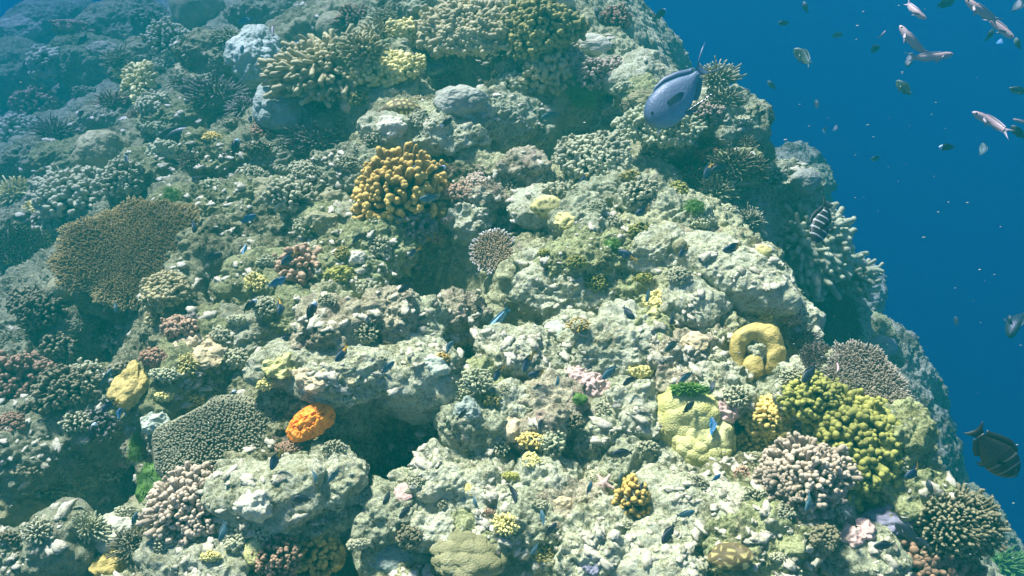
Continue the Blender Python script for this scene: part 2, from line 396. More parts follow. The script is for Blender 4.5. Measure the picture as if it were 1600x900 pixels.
def ruffle(Rx, Ry, seed, waves=9, amp=.3, th=.012, nr=26, nc=160, cup=.25):
    r = np.linspace(.03, 1, nr); p = np.linspace(0, 2 * math.pi, nc, endpoint=False); RR, PP = np.meshgrid(r, p, indexing='ij')
    out = 1 + .14 * np.sin(2 * PP + seed) + .1 * np.sin(3 * PP + seed * 2)
    ph = waves * PP + 1.2 * np.sin(2 * PP + seed)
    w = RR ** 2.2; X = RR * Rx * out * np.cos(PP + .05 * w * np.sin(ph * .9 + 1)); Y = RR * Ry * out * np.sin(PP + .05 * w * np.cos(ph))
    Z = Rx * (cup * RR ** 2 + amp * .5 * w * np.sin(ph) + .10 * RR * np.sin(2.5 * ph / waves * 3 + RR * 9)) 
    top = np.stack([X, Y, Z], -1).reshape(-1, 3); n = grid_normals(top, nr, nc); n *= np.where(n[:, 2:3] < 0, -1, 1)
    bot = (top - n * th).reshape(nr, nc, 3)[::-1].reshape(-1, 3)
    mid = ((top.reshape(nr, nc, 3)[-1] + bot.reshape(nr, nc, 3)[0]) / 2 + 0.5 * th * np.stack([np.cos(p), np.sin(p), 0 * p], 1))
    V = np.concatenate([top, mid, bot]); F = grid_faces(nr * 2 + 1, nc, True)[:, ::-1]
    return V, F, np.concatenate([RR.ravel(), np.ones(nc), RR[::-1].ravel()])

# ------------------------------------------------------------------ living colours
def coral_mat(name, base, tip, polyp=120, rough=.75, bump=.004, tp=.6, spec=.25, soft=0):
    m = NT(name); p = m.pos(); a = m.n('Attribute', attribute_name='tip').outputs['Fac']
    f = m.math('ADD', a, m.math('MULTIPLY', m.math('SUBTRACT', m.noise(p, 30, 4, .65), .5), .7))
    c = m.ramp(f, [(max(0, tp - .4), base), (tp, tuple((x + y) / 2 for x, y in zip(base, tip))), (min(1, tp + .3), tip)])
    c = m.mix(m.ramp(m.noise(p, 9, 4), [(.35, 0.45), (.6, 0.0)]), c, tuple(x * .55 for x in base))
    v = m.vor(p, polyp); c = m.mix(m.ramp(v, [(.1, .35), (.35, 0.0)]), c, tuple(min(1, x * 1.5 + .03) for x in tip))
    m.l(c, m.b.inputs['Base Color']); m.b.inputs['Roughness'].default_value = rough; m.b.inputs['Specular IOR Level'].default_value = spec
    b = m.bump(v, -.6, bump); m.bump(m.noise(p, 90, 3), .5, bump, b)
    return m.m
def massive_mat(name, a, b, cell=60, dark=None, ring=.10, rough=.7, bumpd=.004, big=7, net=False):
    m = NT(name); p = m.pos()
    c = m.ramp(m.noise(p, big, 5, .6), [(.35, a), (.62, b)])
    v = m.vor(p, cell, 'DISTANCE_TO_EDGE') if net else m.vor(p, cell)
    dk = dark or tuple(x * .5 for x in a)
    c = m.mix(m.ramp(v, [(ring * .5, 1.0), (ring, 0.0)] if not net else [(ring, 0.0), (ring * 2.2, 1.0)]), c, dk) if net else m.mix(m.ramp(v, [(.15, .6), (.4, 0.0)]), c, dk)
    c = m.mix(m.ramp(m.noise(p, 22, 5, .7), [(.56, 0.0), (.70, .6)]), c, tuple(min(1, x * 1.4 + .05) for x in b))
    m.l(c, m.b.inputs['Base Color']); m.b.inputs['Roughness'].default_value = rough; m.b.inputs['Specular IOR Level'].default_value = .3
    b1 = m.bump(v, .7 if not net else -.8, bumpd); m.bump(m.noise(p, 60, 5, .7), .6, bumpd * 1.5, b1)
    return m.m
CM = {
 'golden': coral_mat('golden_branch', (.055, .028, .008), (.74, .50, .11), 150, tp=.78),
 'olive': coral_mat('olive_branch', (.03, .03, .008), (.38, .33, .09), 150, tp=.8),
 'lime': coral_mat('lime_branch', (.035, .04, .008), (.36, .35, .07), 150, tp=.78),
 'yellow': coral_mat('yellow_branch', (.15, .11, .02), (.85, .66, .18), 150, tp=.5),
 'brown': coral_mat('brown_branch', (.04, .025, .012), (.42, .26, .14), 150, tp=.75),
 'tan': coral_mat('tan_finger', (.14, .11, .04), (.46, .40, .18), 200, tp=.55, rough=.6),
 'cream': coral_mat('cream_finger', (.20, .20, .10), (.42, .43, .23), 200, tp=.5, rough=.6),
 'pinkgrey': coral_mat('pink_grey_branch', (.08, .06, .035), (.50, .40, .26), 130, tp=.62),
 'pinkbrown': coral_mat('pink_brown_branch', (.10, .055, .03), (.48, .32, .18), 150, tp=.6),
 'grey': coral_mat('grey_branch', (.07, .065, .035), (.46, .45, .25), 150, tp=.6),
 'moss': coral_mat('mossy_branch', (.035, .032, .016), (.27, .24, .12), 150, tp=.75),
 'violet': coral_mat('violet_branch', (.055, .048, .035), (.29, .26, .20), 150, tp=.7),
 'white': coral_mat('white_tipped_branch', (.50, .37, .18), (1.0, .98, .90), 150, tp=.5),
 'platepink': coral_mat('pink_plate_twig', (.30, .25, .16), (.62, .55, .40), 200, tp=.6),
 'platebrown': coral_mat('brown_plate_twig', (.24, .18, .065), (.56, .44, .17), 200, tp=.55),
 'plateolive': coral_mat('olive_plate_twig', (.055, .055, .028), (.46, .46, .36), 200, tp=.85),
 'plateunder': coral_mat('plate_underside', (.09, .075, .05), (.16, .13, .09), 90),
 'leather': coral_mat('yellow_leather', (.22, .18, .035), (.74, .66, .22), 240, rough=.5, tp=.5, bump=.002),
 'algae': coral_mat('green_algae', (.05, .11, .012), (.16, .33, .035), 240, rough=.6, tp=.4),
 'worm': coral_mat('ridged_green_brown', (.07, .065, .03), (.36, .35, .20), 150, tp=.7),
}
MM = {
 'dome': massive_mat('greenish_dome', (.20, .19, .08), (.32, .30, .14), 85, (.08, .07, .03)),
 'lumpy': massive_mat('yellow_lumpy_skin', (.40, .38, .10), (.58, .56, .22), 200, (.30, .26, .08), bumpd=.0025),
 'ring': massive_mat('mustard_skin', (.34, .26, .05), (.46, .36, .10), 170, (.25, .18, .04), bumpd=.002),
 'blue': massive_mat('blue_grey_skin', (.19, .23, .17), (.30, .34, .25), 120, (.16, .19, .15)),
 'lilac': massive_mat('pale_lilac_skin', (.22, .23, .15), (.38, .38, .26), 110, (.22, .2, .18)),
 'honey': massive_mat('honeycomb_skin', (.10, .075, .025), (.15, .11, .04), 42, (.55, .47, .15), .13, net=True, bumpd=.006),
 'sponge': massive_mat('orange_sponge_skin', (1.0, .25, .008), (1.0, .33, .012), 150, (.80, .12, .006), rough=.55, bumpd=.004),
 'pale': massive_mat('cream_skin', (.40, .39, .24), (.56, .54, .36), 120, (.38, .36, .2)),
 'white': massive_mat('pale_green_skin', (.28, .33, .21), (.48, .52, .36), 80, (.3, .35, .22)),
 'purple': massive_mat('purple_crust', (.13, .13, .16), (.24, .23, .27), 60, (.1, .09, .12)),
 'star': massive_mat('yellow_spotted_skin', (.42, .38, .10), (.62, .56, .2), 48, (.16, .14, .04), .14, net=True, bumpd=.006),
 'brownsoft': massive_mat('olive_brown_skin', (.17, .16, .06), (.28, .26, .11), 200, (.10, .10, .04), bumpd=.002),
 'pink': massive_mat('pink_crust', (.46, .30, .23), (.60, .42, .32), 90, (.35, .16, .12)),
 'peach': massive_mat('peach_lump', (.44, .36, .17), (.60, .48, .26), 90, (.28, .2, .09)),
}
MAT_UNDER = CM['plateunder']

# ------------------------------------------------------------------ placing things
THINGS = []     # (object, pixel x, pixel y, adjective phrase, noun, category, group)
def note(o, px, py, look, cat, group=None, label=None):
    o['category'] = cat; THINGS.append((o, px, py, look, label))
    if group: o['group'] = group
def spot(px, py, rpx, lift=0.0, zc=.5, tc=.2):
    """where the photographed thing sits on the reef: point, axis, metric radius"""
    P, n, D = at2(px, py); r = rpx * D / FPX
    up = (n * (1 - zc - tc) + Vector((0, 0, 1)) * zc + (CAM - P).normalized() * tc).normalized()
    return P + up * (lift * r), up, r
def empty(name, loc):
    o = bpy.data.objects.new(name, None); C.objects.link(o); o.location = loc; o.empty_display_size = .05; return o

LOWROCK = []
def rock(px, py, rx, ry, kind, look, seed, depth=.75, lift=-.15, spin=None, res=None, name='reef_boulder', group='dead coral rocks of the reef', label=None):
    P, n, D = at(px, py); k = D / FPX; a, b = rx * k, ry * k; R0 = max(a, b)
    n_ = res or int(min(88, max(18, 1.7 * max(rx, ry) * .64)))
    q = ((a, b * 1.15, min(a, b) * depth), seed, .38 if any(w in look for w in ('smooth', 'broad', 'domed', 'rounded', 'big', 'cream', 'slab')) else .78, .25, .8, .16, 0, min(a, b))
    Mx = mat4(P + Vector((0, 0, (lift + .14) * min(a, b))), Matrix.Rotation(R(spin or 0), 3, 'Z')); V, F = lump(n_, *q)
    o = link(name, mesh_np(name, V, F, M_rock[kind]), None, Mx)
    V, F = lump(15, *q); LOWROCK.append((V @ np.array(Mx.to_3x3()).T + np.array(Mx.translation), F))
    note(o, px, py, look, 'rock', group, label); return o
def coral(name, px, py, look, cat, parts, up, P, spin=0, label=None, group=None, rot=None, sc=(1, 1, 1)):
    """parts: list of (part name, V, F, tip, material)"""
    Mx = mat4(P, rot or frame(up, spin), sc)
    if len(parts) == 1:
        pn, V, F, T, m = parts[0]; o = link(name, mesh_np(name, V, F, m, tip=T), None, Mx)
    else:
        o = empty(name, P); o.matrix_world = Mx
        for pn, V, F, T, m in parts:
            c = link(pn, mesh_np(pn, V, F, m, tip=T), o)
    note(o, px, py, look, cat, group, label); return o
def base_part(r, h, seed, m=None, lo=-.6):
    V, F = lump(18, (r, r, h), seed, .5, 0, .4, .1, 0, r)
    return ('base', V, F, np.zeros(len(V)), m or M_rock['grey'])

# ------------------------------------------------------------------ rocks of the reef: px, py, rx, ry, kind, look, depth, lift
ROCKS = [
 (1130, 425, 100, 50, 'pale', 'broad smooth pale boulder', .9, -.2), (1190, 478, 62, 40, 'pale', 'rounded white boulder', .9, -.1), (1085, 475, 52, 36, 'pale', 'domed pale boulder', .9, -.1),
 (1040, 395, 46, 30, 'pale', 'pale knuckle of rock', .8, -.1), (1010, 330, 42, 34, 'grey', 'round cauliflower shaped rock', 1, .0), (930, 395, 80, 36, 'green', 'green speckled rock shelf', .7, -.1),
 (900, 450, 78, 40, 'pale', 'long pitted pale ledge', .8, -.1), (985, 450, 50, 40, 'green', 'green tinged bumpy rock', .8, -.2), (860, 420, 44, 34, 'pale', 'pale crumbly knob of rock', .9, -.1),
 (815, 560, 66, 40, 'pale', 'flat topped pale rock', .8, -.1), (880, 590, 70, 34, 'pale', 'pale overhanging rock', .8, -.15), (960, 545, 66, 50, 'pale', 'large pitted pale rock', .8, -.2),
 (905, 520, 46, 28, 'pale', 'low pale rock', .8, -.2), (1010, 520, 40, 40, 'green', 'olive stained rock', .8, -.2), (1060, 570, 56, 40, 'pink', 'pale rock with pink patches', .8, -.2),
 (1120, 600, 44, 46, 'pale', 'lumpy pale rock', .9, -.1), (860, 330, 52, 34, 'pale', 'pale rounded rock', .9, -.1), (905, 350, 40, 44, 'grey', 'dark grey rock', .9, -.1),
 (745, 315, 44, 28, 'pink', 'pink and white crusted rock', .9, -.0), (735, 350, 34, 24, 'pale', 'small pale rock', .9, -.1), (770, 210, 62, 46, 'grey', 'craggy grey rock', 1, .1),
 (690, 215, 58, 30, 'pale', 'craggy pale ledge', .8, .0), (610, 215, 40, 26, 'pale', 'white topped rock', .9, .0), (545, 270, 60, 34, 'grey', 'rugged grey ridge', .9, -.1),
 (500, 300, 60, 30, 'grey', 'knotted grey rock', .9, -.1), (575, 400, 62, 46, 'green', 'greenish hollow eyed rock', .9, .0), (545, 440, 50, 40, 'green', 'round turfed boulder', 1, .1),
 (560, 340, 36, 22, 'white' if False else 'pale', 'smooth white slab', .6, .0), (505, 345, 36, 22, 'green', 'domed mossy rock', .9, .0), (420, 450, 60, 50, 'green', 'bumpy green rock', .9, -.1),
 (350, 470, 70, 50, 'pink', 'craggy rock with pink crust', .9, -.1), (330, 550, 66, 50, 'green', 'yellowish turfed rock', .9, -.1), (290, 600, 66, 52, 'green', 'large rounded green rock', .9, -.1),
 (400, 530, 64, 46, 'pale', 'weathered pale rock', .8, -.15), (480, 570, 70, 40, 'pale', 'cream coloured rock', .8, -.1), (545, 590, 80, 46, 'pale', 'broad pale rock shelf', .9, .0),
 (640, 590, 66, 58, 'pale', 'large cream boulder', .9, .05), (640, 520, 50, 46, 'grey', 'tall grey rock face', 1, .0), (600, 500, 44, 40, 'pink', 'pink flecked rock', 1, -.0),
 (690, 600, 40, 40, 'grey', 'small grey bump of rock', .9, -.1), (745, 610, 44, 34, 'green', 'yellow spotted rock', .9, -.1), (735, 670, 46, 44, 'grey', 'blue grey rock', .9, -.0),
 (780, 640, 50, 44, 'pale', 'rough pale rock', .8, -.1), (860, 650, 56, 46, 'pink', 'pink and brown crusted rock', .9, -.1), (930, 670, 54, 40, 'grey', 'mottled grey rock', .9, -.1),
 (990, 640, 46, 50, 'pale', 'pale blue tinted rock', .8, .0), (960, 720, 66, 40, 'grey', 'flat weathered rock', .7, -.2), (1040, 740, 46, 40, 'pale', 'small pale hump', .9, -.2),
 (430, 770, 72, 44, 'pale', 'big domed pale boulder', .9, .0), (515, 752, 56, 38, 'pale', 'streaked pale boulder', .9, .05), (500, 800, 60, 44, 'grey', 'rough grey boulder', .9, .0),
 (620, 800, 60, 44, 'grey', 'turfed grey rock', .8, -.1), (700, 750, 80, 50, 'pale', 'wide pale slope of rock', .6, -.2), (770, 780, 50, 44, 'pale', 'pale nodular rock', .9, -.1),
 (670, 820, 50, 34, 'pale', 'disc shaped pale rock', .7, .1), (740, 830, 44, 36, 'green', 'green brown rock', .8, -.1), (850, 760, 60, 46, 'pale', 'pale hummock', .7, -.2),
 (830, 830, 60, 44, 'grey', 'speckled grey rock', .8, -.1), (940, 850, 66, 56, 'pale', 'peaked white rock', .8, -.1), (900, 800, 44, 40, 'pink', 'pink speckled rock', .9, -.1),
 (1080, 800, 90, 50, 'pale', 'broad smooth cream rock', .7, -.1), (1150, 780, 60, 50, 'green', 'greenish cream rock', .8, -.1), (1030, 870, 70, 44, 'pale', 'rounded cream hump', .7, -.1),
 (1180, 860, 70, 60, 'green', 'mottled green boulder', .9, .0), (1240, 830, 50, 46, 'pink', 'knobbly pink and white rock', 1, .05), (1280, 800, 50, 40, 'grey', 'dark grey block', .9, .0),
 (1330, 870, 54, 40, 'grey', 'smooth blue grey slab', .6, .1), (1410, 770, 56, 46, 'green', 'pale green hump on the drop-off edge', .9, -.1), (1370, 800, 50, 36, 'grey', 'grey green slab', .7, .0),
 (1530, 840, 40, 50, 'green', 'green topped rock on the drop-off edge', .9, -.1), (1225, 620, 50, 40, 'grey', 'shaded grey rock', .9, -.2), (1270, 600, 50, 34, 'pale', 'bumpy pale rock', .9, -.1),
 (1225, 520, 40, 54, 'pale', 'white knobbly rock face', .9, .0), (1150, 350, 40, 28, 'grey', 'small shadowed rock', .9, .0), (1060, 345, 40, 40, 'grey', 'ragged grey rock', .9, -.1),
 (960, 300, 50, 26, 'grey', 'low ragged rock', .8, -.1), (820, 270, 36, 26, 'pink', 'rusty pink rock', .9, .0), (1000, 130, 44, 34, 'pale', 'white domed rock', 1, .1),
 (1010, 160, 44, 26, 'green', 'brown stained boulder', .9, .0), (1070, 210, 70, 36, 'grey', 'rugged grey outcrop', .9, .0), (1140, 200, 40, 44, 'grey', 'jagged outcrop on the drop-off edge', 1, .0),
 (1150, 260, 44, 44, 'green', 'brown green outcrop', 1, -.1), (930, 120, 50, 30, 'grey', 'rough grey rubble mound', .9, .0), (820, 200, 40, 34, 'grey', 'grey ledge end', .9, .0),
 (740, 190, 40, 30, 'pale', 'jutting pale block', .9, .0), (520, 200, 44, 30, 'grey', 'dim grey rock', .9, -.2), (430, 250, 60, 34, 'grey', 'dim green ledge', .8, -.2),
 (350, 250, 60, 34, 'green', 'green grey hummock', .8, -.1), (300, 190, 66, 34, 'green', 'pale green hummock', .7, -.1), (380, 310, 60, 34, 'green', 'rough grey green slope', .7, -.1),
 (300, 330, 66, 40, 'green', 'turfed green slope', .7, -.1), (230, 280, 46, 40, 'green', 'sloping green boulder', .9, .0), (120, 260, 40, 30, 'green', 'brown topped boulder', 1, .0),
 (160, 195, 36, 20, 'pale', 'small pale topped rock', .9, .1), (60, 250, 50, 30, 'grey', 'hazy grey mound', .9, -.1), (40, 130, 50, 40, 'green', 'hazy blue green mound', .9, .1),
 (140, 110, 60, 34, 'green', 'hazy green boulder', .9, .1), (200, 60, 60, 36, 'grey', 'hazy blue boulder', .9, .1), (90, 60, 50, 36, 'grey', 'far hazy boulder', .9, .1),
 (240, 110, 50, 30, 'grey', 'dim boulder', .9, .1), (340, 90, 50, 30, 'grey', 'dark hazy boulder', .9, .0), (420, 100, 40, 30, 'green', 'hazy green rock', .9, .0),
 (560, 90, 44, 26, 'green', 'hazy yellow green rock', .9, .0), (650, 30, 60, 30, 'grey', 'far grey green rock', 1, .1), (420, 30, 50, 24, 'grey', 'far dim rock', 1, .1),
 (30, 380, 46, 30, 'grey', 'dim blue boulder', 1, .0), (120, 480, 40, 30, 'grey', 'dark green boulder', .9, .0), (140, 520, 50, 34, 'grey', 'grey green boulder', .9, .0),
 (60, 520, 50, 40, 'grey', 'shadowed turfed boulder', .9, .0), (90, 590, 60, 40, 'green', 'dark brown turfed boulder', .9, .1), (30, 600, 50, 50, 'grey', 'dark knobbly boulder', .9, .1),
 (170, 610, 36, 30, 'green', 'small greenish boulder', .9, .1), (155, 640, 34, 40, 'grey', 'grey crusted boulder', .9, .1), (150, 700, 44, 34, 'grey', 'rounded grey boulder', .9, .1),
 (60, 700, 60, 50, 'grey', 'deep shadowed boulder', .9, .0), (160, 790, 50, 44, 'pale', 'pale rock', .9, .0), (100, 850, 46, 44, 'grey', 'smooth grey green rock', .9, .1),
 (30, 870, 40, 30, 'grey', 'grey bottom corner rock', .9, .1), (200, 770, 40, 30, 'green', 'mossy pale rock', .9, .0), (300, 880, 70, 34, 'pale', 'low cream rock', .7, -.1),
 (375, 755, 30, 24, 'pale', 'small white disc of rock', .7, .2), (250, 640, 50, 40, 'green', 'yellow green boulder', .9, .0), (245, 690, 36, 30, 'pink', 'small pink crusted boulder', .9, .1),
 (180, 450, 40, 30, 'green', 'dim rock', .9, -.1), (460, 500, 50, 34, 'green', 'mottled green rock', .9, -.1), (520, 520, 50, 34, 'pink', 'pink tinged rubble rock', .9, -.1),
 (700, 500, 50, 40, 'pink', 'dark red brown rock', .9, -.2),
 (1265, 285, 32, 20, 'green', 'hazy teal knob beyond the drop-off edge', 1, .0), (1225, 290, 60, 26, 'grey', 'hazy blue green ledge', .9, .0),
 (1322, 478, 46, 52, 'grey', 'hazy ragged ledge', 1, .1), (1345, 545, 40, 46, 'green', 'hazy green ledge', 1, .1), (1400, 690, 40, 40, 'green', 'green grey drop-off ledge', 1, -.1), (600, 860, 44, 34, 'grey', 'shaded blue grey rock', .9, .0), (1120, 720, 40, 30, 'pink', 'dull pink rock', .9, -.2), (1290, 500, 46, 40, 'grey', 'hazy grey outcrop', .9, -.2),
]
for i, (px, py, rx, ry, kd, look, dep, lf) in enumerate(ROCKS):
    rock(px, py, rx, ry, kd, look, i + 1, dep, lf, spin=(i * 47) % 60 - 30)

_v = [REEF_LOW[0]]; _f = [REEF_LOW[1]]; _k = len(_v[0])
for V, F in LOWROCK: _v.append(V); _f.append(F + _k); _k += len(V)
BVH2 = BVHTree.FromPolygons(np.concatenate(_v).tolist(), np.concatenate(_f).tolist())

# ------------------------------------------------------------------ corals
def c_knobby(px, py, rpx, m, look, n, kr, seed, asp=(1, 1), h=.85, name='knobby_coral', lift=.0, label=None, base=True, tc=.25, split=2, cut=-.15, inner=.45, group=None, spin=0):
    P, up, r = spot(px, py, rpx, lift, .5, tc)
    k = kr * r
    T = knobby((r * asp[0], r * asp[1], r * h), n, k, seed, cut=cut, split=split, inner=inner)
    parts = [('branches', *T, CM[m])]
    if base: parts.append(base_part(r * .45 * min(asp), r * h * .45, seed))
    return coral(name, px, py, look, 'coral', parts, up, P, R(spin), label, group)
def c_fingers(px, py, rpx, m, look, n, kr, seed, asp=(1, 1), h=1.0, name='finger_coral', lift=-.1, label=None, lean=(0, 0, 0), cut=.1, group=None, tc=.2, spin=0):
    P, up, r = spot(px, py, rpx, lift, .5, tc)
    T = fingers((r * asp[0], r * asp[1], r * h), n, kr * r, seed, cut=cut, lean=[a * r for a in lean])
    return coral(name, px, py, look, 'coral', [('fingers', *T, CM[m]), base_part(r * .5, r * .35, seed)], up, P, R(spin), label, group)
def c_table(px, py, rxpx, rypx, m, look, n, tr, tl, seed, tilt=(0, 0), lift=.1, label=None, tc=.3, zc=.6, spin=0, group=None, dome=.06, mid=.45, irr=1.0):
    P, up, r = spot(px, py, rxpx, lift, zc, tc)
    up = (up + Vector((tilt[0], tilt[1], 0))).normalized()
    ry = rypx / rxpx * r
    tw, (V, F) = table_twigs(r, ry, n, tr * r, tl * r, seed, dome=dome, mid=mid, irr=irr)
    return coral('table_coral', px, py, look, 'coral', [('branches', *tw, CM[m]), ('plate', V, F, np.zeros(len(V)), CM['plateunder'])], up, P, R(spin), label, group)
def c_mass(px, py, rpx, m, look, seed, asp=(1, 1), h=.8, lobes=.0, lobe=.4, name='brain_coral', lift=.0, label=None, fine=.0, rough=.08, n=44, tc=.2, group=None, cat='coral', spin=0):
    if name == 'crusting_coral': h, lift, lobes, rough = h * .55, -.05, lobes + .2, .2
    elif lift > 0 and py < 850: lift *= .4
    P, up, r = spot(px, py, rpx, lift, .5, tc)
    V, F = lump(n, (r * asp[0], r * asp[1], r * h), seed, fine, lobes, lobe, rough, 0, r)
    return coral(name, px, py, look, cat, [('body', V, F, np.zeros(len(V)), MM[m])], up, P, R(spin), label, group)
def c_ruffle(px, py, rpx, m, look, seed, asp=(1, 1), waves=9, amp=.3, cup=.25, name='leather_coral', lift=.1, label=None, tc=.3, spin=0):
    P, up, r = spot(px, py, rpx, lift, .45, tc)
    V, F, T = ruffle(r * asp[0], r * asp[1], seed, waves, amp, cup=cup)
    b = base_part(r * .55, r * .3, seed)
    return coral(name, px, py, look, 'coral', [('folded_sheet', V, F, T, CM[m]), b], up, P, R(spin), label)
def c_algae(px, py, rx, ry, look, seed, label=None):
    P, up, r = spot(px, py, rx, .55, .15, .65)
    rng = np.random.default_rng(seed); n = 420; d = dome_dirs(n, -.1, rng); rad = np.array([r, r * ry / rx, r * .35]) * (1 + .25 * fbm(d + seed, .7, 2, 3))[:, None]
    A = d * rad * .5; B = d * rad * rng.uniform(.75, 1.35, (n, 1)) + rng.normal(0, r * .06, (n, 3)); w = r * .035; rad = np.array([r, r * ry / rx, r * .35])
    T = capsules(A, B, w, w * .8, 5)
    V, F = lump(16, tuple(rad * .75), seed, .3, .3, .4, .2, 0, r)
    return coral('green_algae', px, py, look, 'algae', [('fronds', *T, CM['algae']), ('cushion', V, F, np.full(len(V), .3), CM['algae'])], up, P, 0, label, 'bright green algae cushions')

# the ones the eye goes to
c_knobby(628, 316, 78, 'golden', 'golden brown', 190, .068, 3, (1, .95), .95, 'cauliflower_coral', .05, 'golden brown cauliflower coral with thick rounded tips, standing above the dark hollow', inner=.5, cut=-.35, tc=.3)
c_table(773, 398, 37, 35, 'white', 'white rimmed', 420, .030, .075, 5, dome=.0, lift=.45, mid=.15, irr=.3, label='small round pinkish brown table coral with a bright white rim of tips', tc=.6, zc=.3)
c_knobby(470, 428, 36, 'pinkbrown', 'pinkish brown', 64, .12, 7, (1, 1.1), .85, 'cauliflower_coral', .35, 'small pinkish brown cauliflower coral with fat blunt branches', split=1, tc=.4)
c_knobby(843, 72, 56, 'olive', 'olive green', 240, .075, 9, (1, .9), .85, 'cauliflower_coral', .4, 'round olive green cauliflower coral near the top edge')
c_knobby(852, 122, 40, 'tan', 'tan', 64, .12, 11, (1, .8), .9, 'cauliflower_coral', .1, 'tan stubby cauliflower coral tucked under the olive green one', split=1)
c_knobby(1268, 628, 44, 'lime', 'lime green', 120, .10, 12, (1, .8), .8, 'cauliflower_coral', .2, 'upper lime green head of cauliflower coral beside the yellow branching one')
c_knobby(1330, 700, 74, 'lime', 'large lime olive', 330, .078, 13, (.92, 1.05), .8, 'cauliflower_coral', .15, 'largest lime olive cauliflower coral on the edge of the drop-off', cut=-.3)
c_knobby(1213, 655, 42, 'yellow', 'bright yellow', 120, .085, 14, (1, .75), .7, 'cauliflower_coral', .35, 'bright yellow branching coral casting shade beside the lime olive coral')
c_knobby(1180, 690, 26, 'yellow', 'small yellow', 50, .10, 15, (1, .8), .7, 'cauliflower_coral', .1, 'small shaded yellow branching coral under the bright yellow one')
c_knobby(1250, 752, 62, 'pinkgrey', 'pink and white', 300, .062, 16, (1, .85), .8, 'knobby_coral', .1, 'pink and white knobbly coral below the lime olive cauliflower coral', cut=-.3)
c_knobby(990, 780, 30, 'golden', 'small golden', 46, .14, 17, (1, 1.0), .8, 'cauliflower_coral', .3, 'small golden brown cauliflower coral alone on the pale rubble', split=1, tc=.4)
c_knobby(303, 802, 66, 'pinkgrey', 'pinkish grey', 320, .060, 18, (1, .85), .8, 'knobby_coral', .1, 'pinkish grey knobbly coral below the ridged green brown coral', cut=-.3)
c_knobby(495, 866, 42, 'golden', 'brown', 100, .10, 19, (1, .9), .8, 'cauliflower_coral', .6, 'brown cauliflower coral at the bottom edge, the one farther from the yellow sponge')
c_knobby(436, 880, 34, 'brown', 'dull brown', 90, .085, 20, (1, .8), .8, 'cauliflower_coral', .5, 'dull brown cauliflower coral cut by the bottom edge beside a taller brown one')
c_knobby(1435, 878, 74, 'brown', 'low brown', 200, .068, 21, (1, .6), .6, 'knobby_coral', .0, 'low brown knobbly coral at the bottom edge under the round olive bush coral')
c_knobby(455, 313, 40, 'grey', 'grey white', 80, .09, 22, (1, .8), .7, 'finger_coral', .2, 'grey white fat fingered coral west of the golden cauliflower coral'.replace('west of', 'to the left of'), split=1)
c_knobby(478, 358, 20, 'cream', 'small pale green', 40, .10, 23, (1, .8), .7, 'finger_coral', .3, 'small pale green spiky coral under the grey white fingered one', split=1)
c_knobby(262, 466, 34, 'tan', 'cream', 150, .10, 24, (1.0, .8), .5, 'knobby_coral', .7, 'cream yellow knobbly coral hanging off the big brown plate', tc=.4)
c_knobby(240, 498, 14, 'tan', 'cream tail', 40, .16, 25, (.7, 1.2), .5, 'knobby_coral', .7, 'narrow trailing tip of the cream yellow knobbly coral', tc=.4)
c_knobby(735, 76, 66, 'tan', 'tan plate', 330, .062, 26, (1, .72), .35, 'knobby_coral', .65, 'flat tan knobbly coral plate shading a dark recess near the top', cut=.0)
c_knobby(930, 118, 32, 'pinkgrey', 'pink grey', 90, .085, 27, (1, .8), .7, 'knobby_coral', .1, 'pink grey branching coral just above a bright green algae patch')
c_knobby(958, 38, 26, 'brown', 'orange brown', 80, .09, 28, (1, .8), .8, 'cauliflower_coral', .2, 'small orange brown coral near the top by the open water')
c_knobby(925, 262, 62, 'grey', 'grey brown plate', 220, .055, 29, (1, .7), .35, 'knobby_coral', .35, 'grey brown knobbly plate coral below the dark central recess', cut=.0)
c_knobby(1030, 208, 66, 'cream', 'cream speckled', 260, .05, 30, (1, .6), .4, 'knobby_coral', .25, 'cream speckled knobbly coral ledge under the head of the big blue fish', cut=.0)
c_knobby(128, 318, 60, 'grey', 'grey', 200, .062, 31, (1, .7), .6, 'knobby_coral', .2, 'grey knobbly coral thicket on the dim slope above the brown plate', cut=-.2)
c_knobby(192, 285, 30, 'grey', 'pale grey', 90, .085, 32, (.8, 1), .7, 'knobby_coral', .2, 'pale grey knobbly coral beside the round turfed dome')
c_fingers(165, 218 + 20, 1, 'grey', '', 3, .1, 1) if False else None
c_mass(163, 250, 36, 'dome', 'round turfed', 33, (1, 1), .95, .12, .3, 'brain_coral', .2, 'round dull green brain coral on the dim slope', fine=.3)
c_mass(314, 28, 36, 'dome', 'round brown', 34, (1, 1), .95, .0, .4, 'brain_coral', .7, 'round brown brain coral standing on the far slope at the top edge')
c_mass(128, 424, 24, 'dome', 'small green', 35, (1, 1), .95, .0, .4, 'brain_coral', .5, 'small green dome coral beside the big brown plate')
c_mass(100, 455, 22, 'dome', 'dim green', 36, (1, 1), .95, .0, .4, 'brain_coral', .3, 'dim green dome coral under the edge of the big brown plate')
c_mass(522, 47, 26, 'dome', 'hazy green', 37, (1, 1), .95, .0, .4, 'brain_coral', .4, 'hazy green dome coral in the dark recess at the top')
c_mass(443, 170, 38, 'blue', 'blue grey', 38, (1, .9), .5, .5, .5, 'lobed_coral', .3, 'blue grey lobed coral with a green algae cushion on its top', fine=.2, tc=.4)
c_mass(395, 90, 38, 'white', 'mottled white', 39, (.9, 1.2), .7, .3, .5, 'lobed_coral', .2, 'mottled white and yellow lobed coral on the upper slope', fine=.5)
c_mass(720, 160, 36, 'lilac', 'pale lilac', 40, (1, .62), .45, .35, .6, 'lobed_coral', .2, 'smooth pale lilac coral under the tan knobbly plate', fine=.2)
